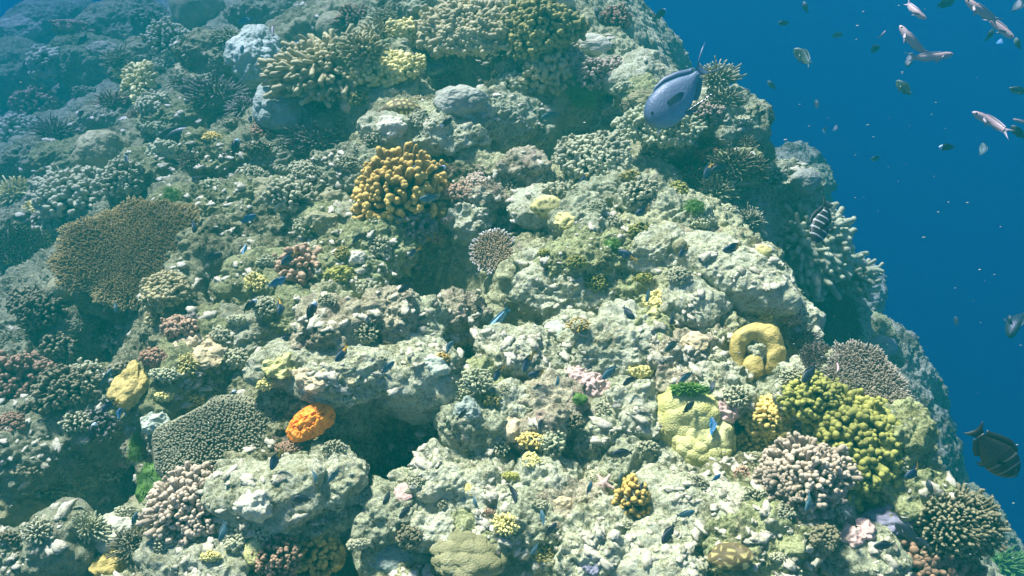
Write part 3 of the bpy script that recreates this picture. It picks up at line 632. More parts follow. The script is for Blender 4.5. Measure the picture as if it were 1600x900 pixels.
c_mass(628, 178, 32, 'honey', 'honeycomb', 41, (1, .55), .6, 0, .4, 'honeycomb_coral', .6, 'brown coral with a yellow honeycomb net of cells', tc=.5)
c_mass(546, 164, 13, 'peach', 'small ochre', 42, (1, 1.2), .9, 0, .4, 'ball_coral', .6, 'small ochre ball beside the honeycomb coral')
c_mass(855, 325, 26, 'star', 'yellow spotted', 43, (1, .7), .6, 0, .4, 'star_coral', .7, 'yellow spotted coral patch on pale rock above the green speckled shelf', tc=.4)
c_mass(1062, 386, 11, 'dome', 'tiny olive', 44, (1, 1), .9, 0, .4, 'ball_coral', 1.1, 'tiny olive ball coral set in the broad pale boulder', n=20)
c_mass(1193, 396, 12, 'star', 'tiny yellow', 45, (1, 1), .9, 0, .4, 'ball_coral', .6, 'tiny yellow green ball coral beside the pale finger coral', n=20)
c_mass(1380, 540, 20, 'lilac', 'hazy pale', 46, (1, .8), .8, .1, .4, 'lobed_coral', -.1, 'hazy pale mound coral beyond the drop-off edge')
c_mass(1258, 285, 20, 'lilac', 'hazy teal', 47, (1, .9), .9, .1, .4, 'lobed_coral', .2, 'hazy teal dome coral on the far drop-off edge')
# the yellow lumpy colony
c_mass(1070, 655, 50, 'lumpy', 'yellow lumpy', 50, (1, .85), .75, .30, .5, 'lumpy_coral', .9, 'upper pale yellow swollen head of the lumpy coral under bright green algae', n=64, tc=.4, fine=.0)
c_mass(1098, 700, 46, 'lumpy', 'yellow lumpy', 51, (1, .9), .75, .38, .36, 'lumpy_coral', .8, 'lower bright yellow lumpy coral with many bulging knobs over the shade', n=64, tc=.4, fine=.0)
# small odd growths
c_mass(205, 605, 26, 'ring', 'mustard', 52, (.8, 1.3), .45, .6, .45, 'lobed_coral', .2, 'mustard yellow lobed coral draped over rock above bright green algae', tc=.4, fine=.3, rough=.2)
c_mass(172, 885, 22, 'ring', 'bright yellow', 53, (1, 1), .3, .5, .4, 'yellow_sponge', .1, 'bright yellow sponge patch at the bottom edge', fine=.5, rough=.2, cat='sponge')
c_mass(398, 862, 16, 'lumpy', 'lime', 54, (.8, 1.2), .5, .2, .4, 'yellow_sponge', .3, 'small lime yellow sponge beside the bottom brown corals', cat='sponge')
c_mass(308, 545, 32, 'peach', 'ochre', 55, (1, .8), .35, .3, .3, 'crusting_coral', .5, 'ochre crusting coral on the turfed rock', fine=.6)
c_mass(495, 590, 34, 'peach', 'ochre', 56, (1, .45), .3, .3, .3, 'crusting_coral', .6, 'ochre crust along the cream rock above the orange sponge', fine=.6)
c_mass(1085, 533, 18, 'peach', 'peach', 57, (1, .8), .5, .3, .5, 'crusting_coral', .9, 'peach and yellow crust patch next to the mustard ring coral')
c_mass(915, 596, 24, 'pink', 'pink', 58, (1, .8), .4, .35, .3, 'crusting_coral', .8, 'salmon pink crust patch in the middle of the pale rubble', fine=.6)
c_mass(632, 770, 16, 'pink', 'pale pink', 59, (1, .8), .3, .1, .3, 'crusting_coral', 1.1, 'faint pink crust patch on the pale slope below the cave')
c_mass(1010, 152, 22, 'brownsoft', 'brown', 60, (1.2, .6), .6, .2, .3, 'crusting_coral', .3, 'brown growth on the white rock beside the big blue fish')
c_mass(1385, 812, 32, 'purple', 'purple', 61, (.9, .6), .5, .3, .3, 'crusting_coral', .4, 'purple blue crusted rock between the pink coral and the olive bush coral', fine=.5)
c_mass(925, 73, 26, 'pale', 'cream', 62, (1, .7), .5, .3, .5, 'lobed_coral', .4, 'cream lobed coral to the right of the olive green cauliflower coral')
c_mass(860, 5, 36, 'pale', 'pale green', 63, (1, .45), .5, .1, .5, 'lobed_coral', .6, 'pale yellow green bowl coral cut by the top edge')
c_mass(725, 18, 26, 'white', 'white green', 64, (1, .8), .8, .4, .3, 'lobed_coral', .5, 'white green knobbly coral cut by the top edge', fine=.8)
c_mass(872, 520, 22, 'white', 'mint', 65, (1, .9), .35, .0, .5, 'crusting_coral', .9, 'smooth mint green patch on the low pale rock')
c_mass(1140, 872, 34, 'honey', 'brown honeycomb', 66, (1, .6), .35, 0, .4, 'honeycomb_coral', .3, 'flat brown honeycomb coral at the bottom edge')
c_mass(610, 872, 30, 'blue', 'pale blue cells', 67, (1, .75), .3, .3, .5, 'honeycomb_coral', .1, 'pale blue grey honeycomb coral in the shade near the bottom')
c_mass(730, 868, 46, 'brownsoft', 'olive brown', 68, (1, .7), .28, .7, .45, 'soft_coral', .0, 'smooth olive brown folded soft coral near the bottom', tc=.4)
c_mass(1455, 8, 1, 'pale', '', 1) if False else None
c_mass(20, 800, 32, 'brownsoft', 'olive', 69, (1, .9), .8, .3, .3, 'lobed_coral', .2, 'olive brown mound at the left edge in the shade', fine=.5)
c_mass(735, 765, 9, 'star', 'tiny yellow', 70, (1, 1), .4, 0, .4, 'crusting_coral', 1.6, 'tiny lime yellow disc on the pale slope', n=16)
# the orange sponge: two lobes joined, with oscule pits
def sponge():
    P, up, r = spot(488, 663, 37, .75, .2, .6)
    D, F = sphere_grid(64); D = D.astype(float)
    x, y, z = D[:, 0], D[:, 1], D[:, 2]
    rr = 1 + .10 * fbm(D, .9, 2, 4) + .06 * (cells(D, .42, 8) - .6)
    V = D * rr[:, None] * np.array([r * 1.0, r * .62, r * .42])
    V[:, 1] += -.10 * r * (x ** 2); ridge = np.abs(fbm(D, .38, 2, 14)); V += D * (-.075 * r * (1 - sm(.0, .16, ridge)))[:, None]
    for (ax, ay) in ((.15, .12), (.62, .25), (-.5, -.15), (-.15, -.3), (.45, -.15)):
        d2 = ((x - ax) ** 2 + (y - ay) ** 2) / .075 ** 2
        V[:, 2] -= np.where(z > 0, .20 * r * np.exp(-d2), 0)
    V += D * (.012 * fbm(V + 5, .012, 2, 9))[:, None] * .25
    rt = frame(up, 0, RIGHT * .80 + UP * .62)
    coral('orange_sponge', 488, 661, 'bright orange', 'sponge', [('body', V, F, np.zeros(len(V)), MM['sponge'])], up, P, 0, 'bright orange lumpy sponge beside the dark cave', None, rt)
sponge()
# mustard ring coral: a thick horseshoe tube closing on itself
def ring_coral():
    P, up, r = spot(1178, 555, 38, 1.0, .15, .7); k = r / 38 * .86
    rt = frame(up, 0, RIGHT)
    ctl = np.array([(1163, 600), (1152, 577), (1147, 553), (1157, 531), (1179, 522), (1200, 531), (1210, 553), (1204, 574), (1192, 584), (1178, 586)], float)
    wd = np.array([9, 14, 16, 16, 15.5, 15.5, 16, 15, 10, 3], float)
    n, sg = 96, 40; t = np.linspace(0, len(ctl) - 1, n)
    def cr(A):
        i = np.clip(t.astype(int), 0, len(ctl) - 2); f = (t - i)[:, None]; g = lambda q: A[np.clip(i + q, 0, len(ctl) - 1)]
        return .5 * (2 * g(0) + (g(1) - g(-1)) * f + (2 * g(-1) - 5 * g(0) + 4 * g(1) - g(2)) * f ** 2 + (3 * g(0) - g(-1) - 3 * g(1) + g(2)) * f ** 3)
    q = cr(ctl); rad = cr(wd[:, None])[:, 0] * k * (1 + .06 * np.sin(t * 3))
    rad[0] *= .05; rad[1] *= .6; rad[-1] = rad[-1] * .1
    pts = np.stack([(q[:, 0] - 1178) * k, -(q[:, 1] - 555) * k, 2 * k * np.sin(t * 1.3)], 1)
    tan = np.gradient(pts, axis=0); tan /= np.linalg.norm(tan, axis=1, keepdims=True); b = np.array([0, 0, 1.]); nn = np.cross(tan, b); nn /= np.linalg.norm(nn, axis=1, keepdims=True); bb = np.cross(nn, tan)
    ph = np.linspace(0, 2 * math.pi, sg, endpoint=False)
    V = (pts[:, None] + rad[:, None, None] * (nn[:, None] * np.cos(ph)[None, :, None] + bb[:, None] * np.sin(ph)[None, :, None] * 1.15)).reshape(-1, 3)
    V += (.016 * fbm(V + 3, .045, 3, 5))[:, None] * np.array([[.3, .3, .6]])
    V2, F2 = lump(30, (20 * k, 22 * k, 16 * k), 12, 0, .15, .6, .12, 0, r); V2 = V2 + np.array([-9, -28, 2]) * k
    coral('ring_coral', 1176, 553, 'mustard', 'coral', [('tube', V, grid_faces(n, sg, True), np.zeros(len(V)), MM['ring']), ('lobe', V2, F2, np.zeros(len(V2)), MM['ring'])],
          up, P, 0, 'mustard yellow horseshoe coral curled around a pale knob of rock', None, rt)
    V2, F2 = lump(26, (13 * k, 15 * k, 14 * k), 5, .6, .3, .5, .1, 0, r)
    o = link('rock_knob', mesh_np('rock_knob', V2, F2, M_rock['pale']), None, mat4(P + rt @ Vector((2 * k, 3 * k, -3 * k)), rt)); note(o, 1180, 555, 'pale', 'rock', None, 'pale rough knob of rock filling the mustard yellow horseshoe coral')
ring_coral()
# plates
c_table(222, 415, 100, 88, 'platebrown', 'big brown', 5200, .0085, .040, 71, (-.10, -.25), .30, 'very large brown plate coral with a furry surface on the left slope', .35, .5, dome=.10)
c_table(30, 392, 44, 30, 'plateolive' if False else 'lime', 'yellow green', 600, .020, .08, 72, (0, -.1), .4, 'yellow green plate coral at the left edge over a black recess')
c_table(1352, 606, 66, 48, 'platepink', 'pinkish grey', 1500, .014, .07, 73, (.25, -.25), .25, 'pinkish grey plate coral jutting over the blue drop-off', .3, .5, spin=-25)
c_table(1308, 505, 40, 34, 'moss', 'dim olive', 700, .016, .06, 74, (.25, -.2), .2, 'dim olive plate coral below the pale finger coral')
c_table(1275, 560, 24, 22, 'violet', 'violet', 200, .03, .14, 75, (.1, -.2), .2, 'small violet grey branching coral above the pinkish grey plate')
c_knobby(1482, 820, 60, 'moss', 'round olive', 520, .036, 76, (1, .8), .8, 'bush_coral', .15, 'round olive bush coral with pale dotted tips on the drop-off edge', split=1, cut=-.35, inner=.6)
def ridged_sheet(px=352, py=694):
    P, up, r = spot(px, py, 100, -.12, .3, .5); rng = np.random.default_rng(77); n = 3000; d = dome_dirs(n, .1, rng); rad = np.array([r, r * .72, r * .26])
    o = 1 + .24 * fbm(d + 7, .8, 2, 7)[:, None]; t = rng.normal(0, 1, (n, 3)); t -= d * (t * d).sum(1, keepdims=True); t /= np.linalg.norm(t, axis=1, keepdims=True)
    A = d * rad * o * .985; B = A + d * r * .030 + t * r * .030 * rng.uniform(0, 1, (n, 1)); T = capsules(A, B, r * .017, r * .015, 6, wob=r * .004)
    D, F = sphere_grid(40); D = D.astype(float); V = D * rad * (1 + .24 * fbm(D + 7, .8, 2, 7)[:, None])
    coral('ridged_coral', px, py, 'ridged', 'coral', [('ridges', *T, CM['worm']), ('sheet', V, F, np.full(len(V), .1), CM['worm'])], up, P, 0, 'wide green brown coral sheet covered in fine ridges beside the orange sponge')
ridged_sheet()
# leathers and soft fingers
c_knobby(645, 62, 44, 'leather', 'yellow', 120, .085, 80, (1, .5), .45, 'leather_coral', .25, 'yellow frilly leather coral, the uppermost of the two near the top', cut=.0, split=1, inner=.6)
c_knobby(622, 108, 38, 'leather', 'yellow', 110, .09, 81, (1, .65), .45, 'leather_coral', .2, 'yellow frilly leather coral, the lower one, beside tan soft fingers', cut=.0, split=1, inner=.6)
c_knobby(590, 130, 40, 'leather', 'yellow lobed', 70, .10, 82, (1, .55), .5, 'soft_coral', .3, 'yellow soft coral with round lobes above the honeycomb coral', split=0)
c_fingers(515, 118, 78, 'tan', 'tan', 520, .058, 83, (1, .68), .42, 'finger_soft_coral', .1, 'wide tan soft coral of packed fingers near the top', cut=.0)
c_fingers(570, 82, 32, 'tan', 'tan', 110, .075, 84, (1, .7), .9, 'finger_soft_coral', .1, 'upright tan soft fingers behind the lower yellow leather coral')
c_fingers(1248, 388, 56, 'cream', 'cream', 360, .095, 85, (.95, 1.15), .62, 'finger_soft_coral', .4, 'large cream soft coral with long blunt fingers beside the drop-off', (.15, -.1, 0), cut=-.1)
c_fingers(1300, 440, 40, 'cream', 'pale', 140, .11, 86, (1, .9), .9, 'finger_soft_coral', .5, 'pale hazy finger coral hanging on the wall below the cream one', (.2, -.2, 0))
c_fingers(1120, 305, 28, 'cream', 'pale green', 140, .05, 87, (1, .9), .9, 'bush_coral', .2, 'pale green feathery coral beside a bright green algae cushion')
c_fingers(340, 160, 44, 'violet', 'dark violet', 180, .035, 88, (1, .6), .6, 'bush_coral', .2, 'dark violet twiggy coral to the left of the blue grey lobed coral')
c_fingers(500, 225, 46, 'violet', 'violet grey', 200, .035, 89, (1, .6), .6, 'bush_coral', .2, 'violet grey twiggy coral in the shade under the tan fingers')
c_fingers(90, 215, 30, 'violet', 'hazy violet', 120, .04, 90, (1, .7), .7, 'bush_coral', .2, 'hazy violet twiggy coral on the far dim slope')
c_fingers(1120, 130, 30, 'grey', 'hazy grey', 130, .045, 91, (1, .8), .8, 'bush_coral', .2, 'hazy grey bushy coral behind the tail of the big blue fish')
c_fingers(1145, 265, 34, 'moss', 'dark olive', 160, .04, 92, (1, .8), .8, 'bush_coral', .2, 'dark olive bushy coral on the drop-off edge')
c_fingers(140, 830, 26, 'cream', 'cream tipped', 110, .055, 93, (1, .7), .7, 'bush_coral', .3, 'olive bushy coral with cream tips near the bottom left corner')
c_fingers(213, 858, 28, 'moss', 'olive', 150, .045, 94, (1, .8), .7, 'bush_coral', .3, 'olive brown bushy coral beside the bright yellow sponge patch')
c_fingers(70, 770, 34, 'cream', 'pale', 110, .06, 95, (.8, 1.1), .6, 'bush_coral', .1, 'pale green knotted coral in the dim lower left slope')
c_fingers(905, 515, 18, 'golden', 'gold', 60, .07, 96, (1, .7), .6, 'bush_coral', .5, 'tiny gold bush coral beside the smooth mint green patch')
c_fingers(700, 130, 22, 'pinkbrown', 'red brown', 90, .06, 97, (1, .7), .6, 'bush_coral', .0, 'red brown coral inside the dark recess under the tan plate')
c_fingers(555, 40, 26, 'brown', 'tan pink', 70, .09, 98, (1, .8), .8, 'finger_coral', .2, 'tan pink fingered coral at the top above the tan soft fingers')
c_fingers(885, 625 - 10, 1, 'grey', '', 3, .1, 1) if False else None
c_knobby(220, 140, 34, 'leather', 'yellow green', 90, .085, 99, (.7, 1.2), .5, 'lobed_coral', .3, 'yellow green lobed coral on the upper dim slope', split=1)
c_knobby(205, 118, 22, 'leather', 'small yellow', 40, .11, 100, (1, .5), .5, 'lobed_coral', .3, 'small yellow coral ledge above the yellow green lobed one', split=1)
c_knobby(20, 600, 44, 'brown', 'dim purple brown', 120, .08, 101, (1, 1), .7, 'knobby_coral', .1, 'dim purple brown knobbly coral at the left edge')
c_knobby(110, 610, 40, 'moss', 'dark olive', 130, .07, 102, (1, .8), .7, 'knobby_coral', .3, 'dark olive knobbly coral above the deep dark hollow on the left')
c_knobby(135, 590, 24, 'grey', 'grey', 60, .1, 103, (1, 1), .7, 'knobby_coral', .2, 'grey green knobbly coral on the small boulder left of the mustard coral', split=1)
c_knobby(165, 655, 26, 'violet', 'violet', 80, .08, 104, (1, 1), .7, 'knobby_coral', .2, 'violet grey knobbly coral below the mustard lobed coral')
c_knobby(65, 490, 34, 'moss', 'dark', 110, .07, 105, (1, .8), .7, 'knobby_coral', .2, 'dark olive knobbly coral under the left part of the brown plate')
c_knobby(600, 620 - 5, 1, 'moss', '', 3, .1, 1) if False else None
c_knobby(270, 70, 34, 'grey', 'hazy', 90, .08, 106, (1, .8), .7, 'knobby_coral', .2, 'hazy grey coral thicket beside the round brown brain coral')
c_knobby(60, 170, 34, 'brown', 'hazy', 90, .08, 107, (1, .7), .7, 'knobby_coral', .2, 'hazy brownish coral thicket on the far left slope')
c_knobby(1095, 195 - 5, 36, 'pinkgrey', 'pale pink', 110, .07, 108, (1, .6), .6, 'knobby_coral', .3, 'pale pink speckled coral just below the belly of the big blue fish')
c_knobby(1200, 300 - 20, 30, 'grey', 'hazy', 100, .06, 109, (1, .6), .6, 'bush_coral', .1, 'hazy grey green coral beyond the ridge top')
c_knobby(830, 660 + 30, 22, 'star' if False else 'yellow', 'yellow', 60, .08, 110, (1, .6), .3, 'crusting_coral', .4, 'yellow crusting coral in the rubble right of the cave', split=1)
c_knobby(745, 600, 26, 'cream', 'cream', 90, .09, 111, (1, .8), .5, 'crusting_coral', .6, 'cream yellow nodular coral between the cave and the striped rubble', split=1)
c_knobby(640, 350, 44, 'violet', 'shaded', 90, .08, 112, (1, .7), .6, 'knobby_coral', -.2, 'shaded blue grey coral stubs under the golden cauliflower coral', split=1)

# smaller growths crowding the slope: px, py, radius px, build, colour, look
SMALL = [
 (30,45,26,'d','dome','far hazy'),(75,100,22,'k','grey','far hazy'),(110,45,24,'k','brown','far hazy'),(160,75,20,'d','dome','hazy small'),(185,95,18,'b','grey','hazy'),(230,35,24,'k','moss','hazy'),(255,95,20,'k','grey','hazy pale'),
 (135,150,22,'k','moss','hazy'),(175,165,18,'b','brown','hazy'),(240,165,22,'k','grey','dim'),(285,130,24,'b','moss','dim'),(290,110,16,'d','dome','dim small'),(30,200,22,'k','grey','hazy'),(25,300,26,'b','leather','hazy yellow'),
 (60,330,26,'k','leather','yellow tinged'),(90,360,20,'k','cream','dim pale'),(250,200,18,'k','cream','pale'),(215,185,16,'b','brown','brown'),(330,215,16,'k','peachc','small peach'),(330,130,18,'k','grey','grey'),
 (355,60,18,'b','grey','grey'),(370,195,22,'k','moss','dark'),(410,205,20,'k','brown','dark brown'),(385,170,20,'b','violet','violet'),(405,235,22,'k','moss','mossy'),(440,225,18,'b','grey','grey'),(460,205,16,'k','grey','dull grey'),
 (260,240,22,'k','cream','pale green'),(300,255,20,'b','moss','olive'),(330,290,24,'k','cream','pale green'),(395,275,20,'k','grey','grey'),(420,300,18,'d','dome','olive'),(440,265,16,'k','grey','grey'),(475,265,22,'k','grey','grey'),
 (520,315,22,'d','dome','yellow green'),(510,348,20,'d','dome','olive'),(540,255,22,'k','grey','grey'),(585,220,16,'k','grey','dull grey'),(610,200,14,'d','pale','cream'),(655,185,16,'k','grey','grey'),(655,155,14,'k','tan','tan'),
 (560,155,16,'k','olive','olive'),(470,85,24,'b','tan','tan'),(430,115,22,'b','tan','pale tan'),(455,130,16,'k','cream','cream'),(590,55,22,'b','tan','tan'),(600,30,20,'b','grey','grey'),(670,45,22,'b','cream','cream'),
 (690,25,20,'k','grey','grey'),(760,20,22,'k','grey','grey'),(775,50,16,'k','cream','cream'),(790,105,24,'k','grey','grey'),(800,130,22,'k','grey','dull grey'),(890,90,18,'k','pinkgrey','pinkish'),(900,60,20,'k','grey','grey'),
 (880,125,18,'k','grey','grey'),(960,105,20,'k','pinkgrey','pink grey'),(975,140,18,'k','cream','cream'),(985,165,18,'k','moss','olive'),(960,170,20,'k','grey','grey'),(985,215,26,'k','cream','speckled cream'),(1020,240,22,'k','grey','grey'),
 (1060,225,22,'b','grey','grey'),(1095,230,22,'k','moss','brown green'),(1130,160,20,'b','grey','hazy'),(1160,190,18,'k','grey','hazy'),(1165,225,18,'b','moss','hazy'),(1110,245,18,'k','brown','brown'),(1085,280,22,'b','moss','dark olive'),
 (1060,295,20,'k','lime','lime olive'),(1155,300,24,'b','cream','feathery cream'),(1175,265,20,'b','moss','dark olive'),(1095,345,14,'k','cream','cream'),(1140,330,20,'k','grey','grey'),(1170,345,22,'b','grey','hazy grey'),(1000,300,22,'k','grey','grey'),
 (985,275,18,'k','olive','olive'),(900,290,24,'k','grey','grey'),(870,300,20,'k','grey','grey'),(850,275,18,'k','grey','dull grey'),(800,290,18,'k','grey','dull grey'),(790,345,16,'k','cream','cream'),(720,300,16,'k','pinkbrown','red brown'),
 (745,285,18,'k','pinkgrey','pink'),(700,345,16,'k','pinkgrey','pale pink'),(680,365,18,'k','pinkbrown','dull pink'),(590,385,18,'k','grey','grey'),(560,400,14,'d','pale','pale'),(535,395,16,'k','olive','olive'),(530,430,20,'k','lime','lime'),
 (570,450,20,'k','grey','grey'),(510,470,16,'k','grey','dull grey'),(420,410,20,'k','cream','cream'),(400,440,16,'k','leather','yellowish'),(415,480,18,'k','grey','grey'),(370,500,18,'k','grey','dull grey'),(345,520,16,'k','grey','dull grey'),
 (280,515,20,'k','pinkbrown','dark red'),(300,500,16,'k','violet','violet'),(290,570,22,'k','leather','yellow green'),(260,585,18,'k','cream','cream'),(240,560,16,'k','brown','brown'),(180,530,22,'k','grey','grey'),(130,505,20,'b','grey','dim'),
 (95,540,22,'k','moss','dark'),(40,470,22,'k','moss','dark'),(20,530,22,'b','grey','dim'),(150,565,18,'k','brown','brown'),(185,580,16,'k','moss','dark'),(60,575,22,'k','brown','dark brown'),(15,660,24,'k','brown','dark'),
 (60,640,22,'k','moss','dark'),(120,660,18,'k','grey','dim'),(100,730,24,'b','grey','dim'),(40,740,24,'k','moss','dark'),(130,745,18,'k','cream','pale'),(105,775,18,'k','cream','pale green'),(15,840,20,'k','moss','olive'),
 (60,830,20,'k','grey','grey'),(180,830,18,'d','pale','cream'),(170,740,16,'k','grey','grey'),(195,720,14,'k','pinkgrey','pinkish'),(200,800,16,'k','grey','dull grey'),(240,800,14,'k','grey','grey'),(255,850,18,'k','grey','grey'),
 (330,870,18,'k','leather','yellow'),(370,840,18,'k','grey','grey'),(390,790,16,'d','pale','cream'),(255,620,16,'k','leather','yellow'),(240,660,18,'d','white','pale green'),(300,625,14,'k','peachc','peach'),(330,610,16,'k','moss','mossy'),
 (415,600,16,'k','leather','yellowish'),(440,575,18,'d','lumpy','pale yellow'),(370,560,16,'k','grey','dull grey'),(545,620,16,'k','grey','grey'),(595,560,14,'k','grey','dull grey'),(570,520,18,'k','grey','dull grey'),(680,570,16,'d','white','mint'),
 (690,560,16,'k','golden','gold'),(720,610,20,'k','cream','cream'),(760,625,16,'k','olive','olive'),(730,640,16,'d','blue','blue grey'),(790,610,14,'k','grey','dull grey'),(800,670,16,'d','peach','peach'),(860,690,18,'k','cream','cream'),
 (830,720,16,'k','leather','yellow'),(800,745,18,'k','lime','lime'),(780,700,14,'k','grey','grey'),(890,660,18,'k','moss','mossy'),(880,700,16,'k','leather','yellow'),(940,640,16,'k','grey','grey'),(1000,580,16,'k','leather','yellow'),
 (1025,470,18,'k','leather','olive yellow'),(1020,490,14,'d','star','yellow'),(1005,435,16,'k','lime','lime'),(930,440,14,'k','lime','green'),(900,410,14,'k','lime','green'),(850,395,14,'k','lime','lime'),(1060,430,16,'k','grey','dull grey'),
 (1000,360,16,'k','lime','lime'),(960,350,18,'k','grey','grey'),(930,325,18,'k','cream','cream'),(880,345,14,'d','star','yellow'),(1190,500,16,'k','leather','yellow'),(1235,495,18,'k','pinkgrey','pink'),(1120,560,14,'k','grey','dull grey'),
 (1150,620,16,'k','grey','dull grey'),(1240,590,18,'k','grey','grey'),(1220,580,16,'k','cream','cream'),(1290,580,18,'b','cream','pale'),(1255,535,18,'b','violet','violet'),(1300,560,16,'b','grey','grey'),(1160,740,18,'k','pinkbrown','dull red'),
 (1180,775,16,'k','grey','dull grey'),(1130,640,14,'d','pink','pink'),(1225,800,18,'k','grey','dull grey'),(1310,780,18,'k','pinkgrey','pink'),(1290,840,16,'k','moss','dark'),(1340,830,16,'d','pink','pink'),(1215,870,16,'k','grey','grey'),
 (1090,755,14,'k','grey','grey'),(1010,700,16,'k','grey','grey'),(930,745,14,'k','grey','dull grey'),(880,790,14,'d','peach','orange'),(845,790,14,'k','grey','grey'),(790,820,16,'k','leather','yellow'),(690,790,14,'k','grey','grey'),
 (765,800,14,'k','pinkbrown','red'),(850,865,14,'k','olive','olive'),(925,885,12,'d','purple','purple'),(980,820,14,'k','grey','grey'),(650,755,14,'k','grey','grey'),(450,700,16,'k','brown','brown'),(520,700,16,'k','grey','grey'),
 (570,780,16,'k','grey','grey'),(560,850,18,'k','grey','grey'),(640,840,16,'k','moss','dark'),(410,830,18,'k','grey','dull grey'),(455,830,14,'k','cream','cream'),(1400,720,16,'k','grey','grey'),(1460,870,16,'d','dome','olive'),
]
CM['peachc'] = CM['yellow']; CM['algaec'] = CM['algae']
BUILDW = {'k': 'knobbly coral', 'b': 'bushy coral', 'd': 'rounded coral'}
for i, (px, py, rp, ty, m, look) in enumerate(SMALL):
    sd_ = 300 + i; h = .45 + .3 * ((i * 37) % 10) / 10; rp = rp * (1 + .25 * math.sin(i * 1.7))
    if ty == 'k': c_knobby(px, py, rp, m, f"{look} {BUILDW[ty]}", int(44 + (i * 13) % 40), .115 + .03 * math.sin(i), sd_, (1, .75 + .25 * math.sin(i * 2.3)), h, 'knobby_coral', .0, None, False, split=1 + i % 2, group='small corals crowding the reef')
    elif ty == 'b': c_fingers(px, py, rp, m, f"{look} {BUILDW[ty]}", 90 + (i * 17) % 50, .055, sd_, (1, .8), h + .1, 'bush_coral', .0, None, cut=-.05, group='small corals crowding the reef')
    else: c_mass(px, py, rp, m, f"{look} {BUILDW[ty]}", sd_, (1, .8), h * .6, .25 + .2 * (i % 3), .5, 'ball_coral', .0, None, fine=.5, n=26, rough=.18, group='small corals crowding the reef')
# bright green algae
for k, (px, py, rx, ry, lb) in enumerate([
    (910, 147, 20, 20, 'bright green algae cushion under the pink grey branching coral'),
    (1086, 325, 14, 10, 'bright green algae cushion in front of the pale green feathery coral'),
    (238, 757, 16, 30, 'tall bright green algae cushion above the pinkish grey knobbly coral'),
    (213, 697, 9, 20, 'narrow bright green algae strip below the mustard lobed coral'),
    (1076, 609, 24, 8, 'bright green algae fringe on top of the yellow lumpy coral'),
    (460, 146, 14, 10, 'dark green algae cushion sitting on the blue grey lobed coral'),
    (956, 384, 10, 9, 'small green algae patch in the middle of the pale rocks'),
    (268, 312, 10, 16, 'dull green algae patch above the big brown plate coral'),
    (1105, 885 - 260, 6, 5, 'tiny green algae speck beside the green algae fringe'),
    (905, 625, 9, 7, 'small green algae tuft under the salmon pink crust'),
    (1555, 885, 34, 14, 'green algae mat in the bottom right corner by the open water')]):
    if k == 8: continue
    c_algae(px, py, rx, ry, 'bright green', 200 + k, lb)
# pinkish arms of a small sea star draped on the rubble
def star():
    P, up, r = spot(943, 757, 17, .35, .3, .5)
    A = []; B = []
    for a in (55, 118, 190, 262, 330): A.append((0, 0, 0)); B.append((r * math.cos(R(a)), r * .9 * math.sin(R(a)), -r * .1))
    V, F, T = capsules(A, B, r * .28, r * .12, 12)
    V2, F2 = lump(12, (r * .32, r * .32, r * .22), 3, 0, 0, .4, .05, 0, r)
    coral('sea_star', 943, 757, 'pink', 'sea star', [('arms', V, F, T, MM['pink']), ('disc', V2, F2, np.zeros(len(V2)), MM['pink'])], up, P, 0, 'small pale pink sea star on the rubble by the golden cauliflower coral', None, frame(up, 0, RIGHT))
star()

# ------------------------------------------------------------------ fish
def fish_mat(name, back, side, belly, tail=None, head=None, bars=None, rough=.45, stripe=None, split=-.18, frontbars=False):
    m = NT(name); s = m.n('SeparateXYZ'); m.l(m.n('TexCoord').outputs['Object'], s.inputs[0])
    x, z = s.outputs[0], s.outputs[2]
    f = m.math('ADD', m.math('MULTIPLY', z, 2.4), .5)
    f = m.math('ADD', f, m.math('MULTIPLY', m.math('SUBTRACT', m.noise(m.obj(), 9, 3), .5), .25))
    c = m.ramp(f, [(.12, belly), (.42, side), (.78, back)])
    if tail:
        c = m.mix(m.ramp(m.math('ADD', m.math('MULTIPLY', x, 1.0), .5), [(.5 + split - .04, 1.0), (.5 + split + .04, 0.0)]), c, tail)
    if head:
        c = m.mix(m.ramp(m.math('ADD', x, .5), [(.80, 0.0), (.86, 1.0)]), c, head)
    if bars:
        n, bc = bars; w = m.n('TexWave', wave_type='BANDS', bands_direction='X'); w.inputs['Scale'].default_value = n; w.inputs['Distortion'].default_value = .6
        m.l(m.obj(), w.inputs['Vector']); c = m.mix(m.math('MULTIPLY', m.ramp(w.outputs['Fac'], [(.84, 0.0), (.95, 1.0)]), m.ramp(m.math('ADD', x, .5), [(.55, 0.0), (.75, 1.0)]) if frontbars else .8), c, bc)
    if stripe:
        a = m.math('ABSOLUTE', m.math('SUBTRACT', z, .02)); c = m.mix(m.ramp(a, [(.012, 1.0), (.022, 0.0)]), c, stripe)
    sc = m.vor(m.obj(), 46); c = m.mix(m.ramp(sc, [(.2, .0), (.6, .25)]), c, tuple(v * .5 for v in side))
    m.l(c, m.b.inputs['Base Color']); m.b.inputs['Roughness'].default_value = rough; m.bump(sc, .25, .004)
    return m.m
def plain(name, c, rough=.5):
    m = NT(name); m.l(m.mix(m.noise(m.obj(), 14, 3), tuple(v * .7 for v in c), c), m.b.inputs['Base Color']); m.b.inputs['Roughness'].default_value = rough; return m.m
EYE = plain('fish_eye', (.012, .012, .012), .15); EYER = plain('fish_eye_ring', (.5, .45, .25), .3)
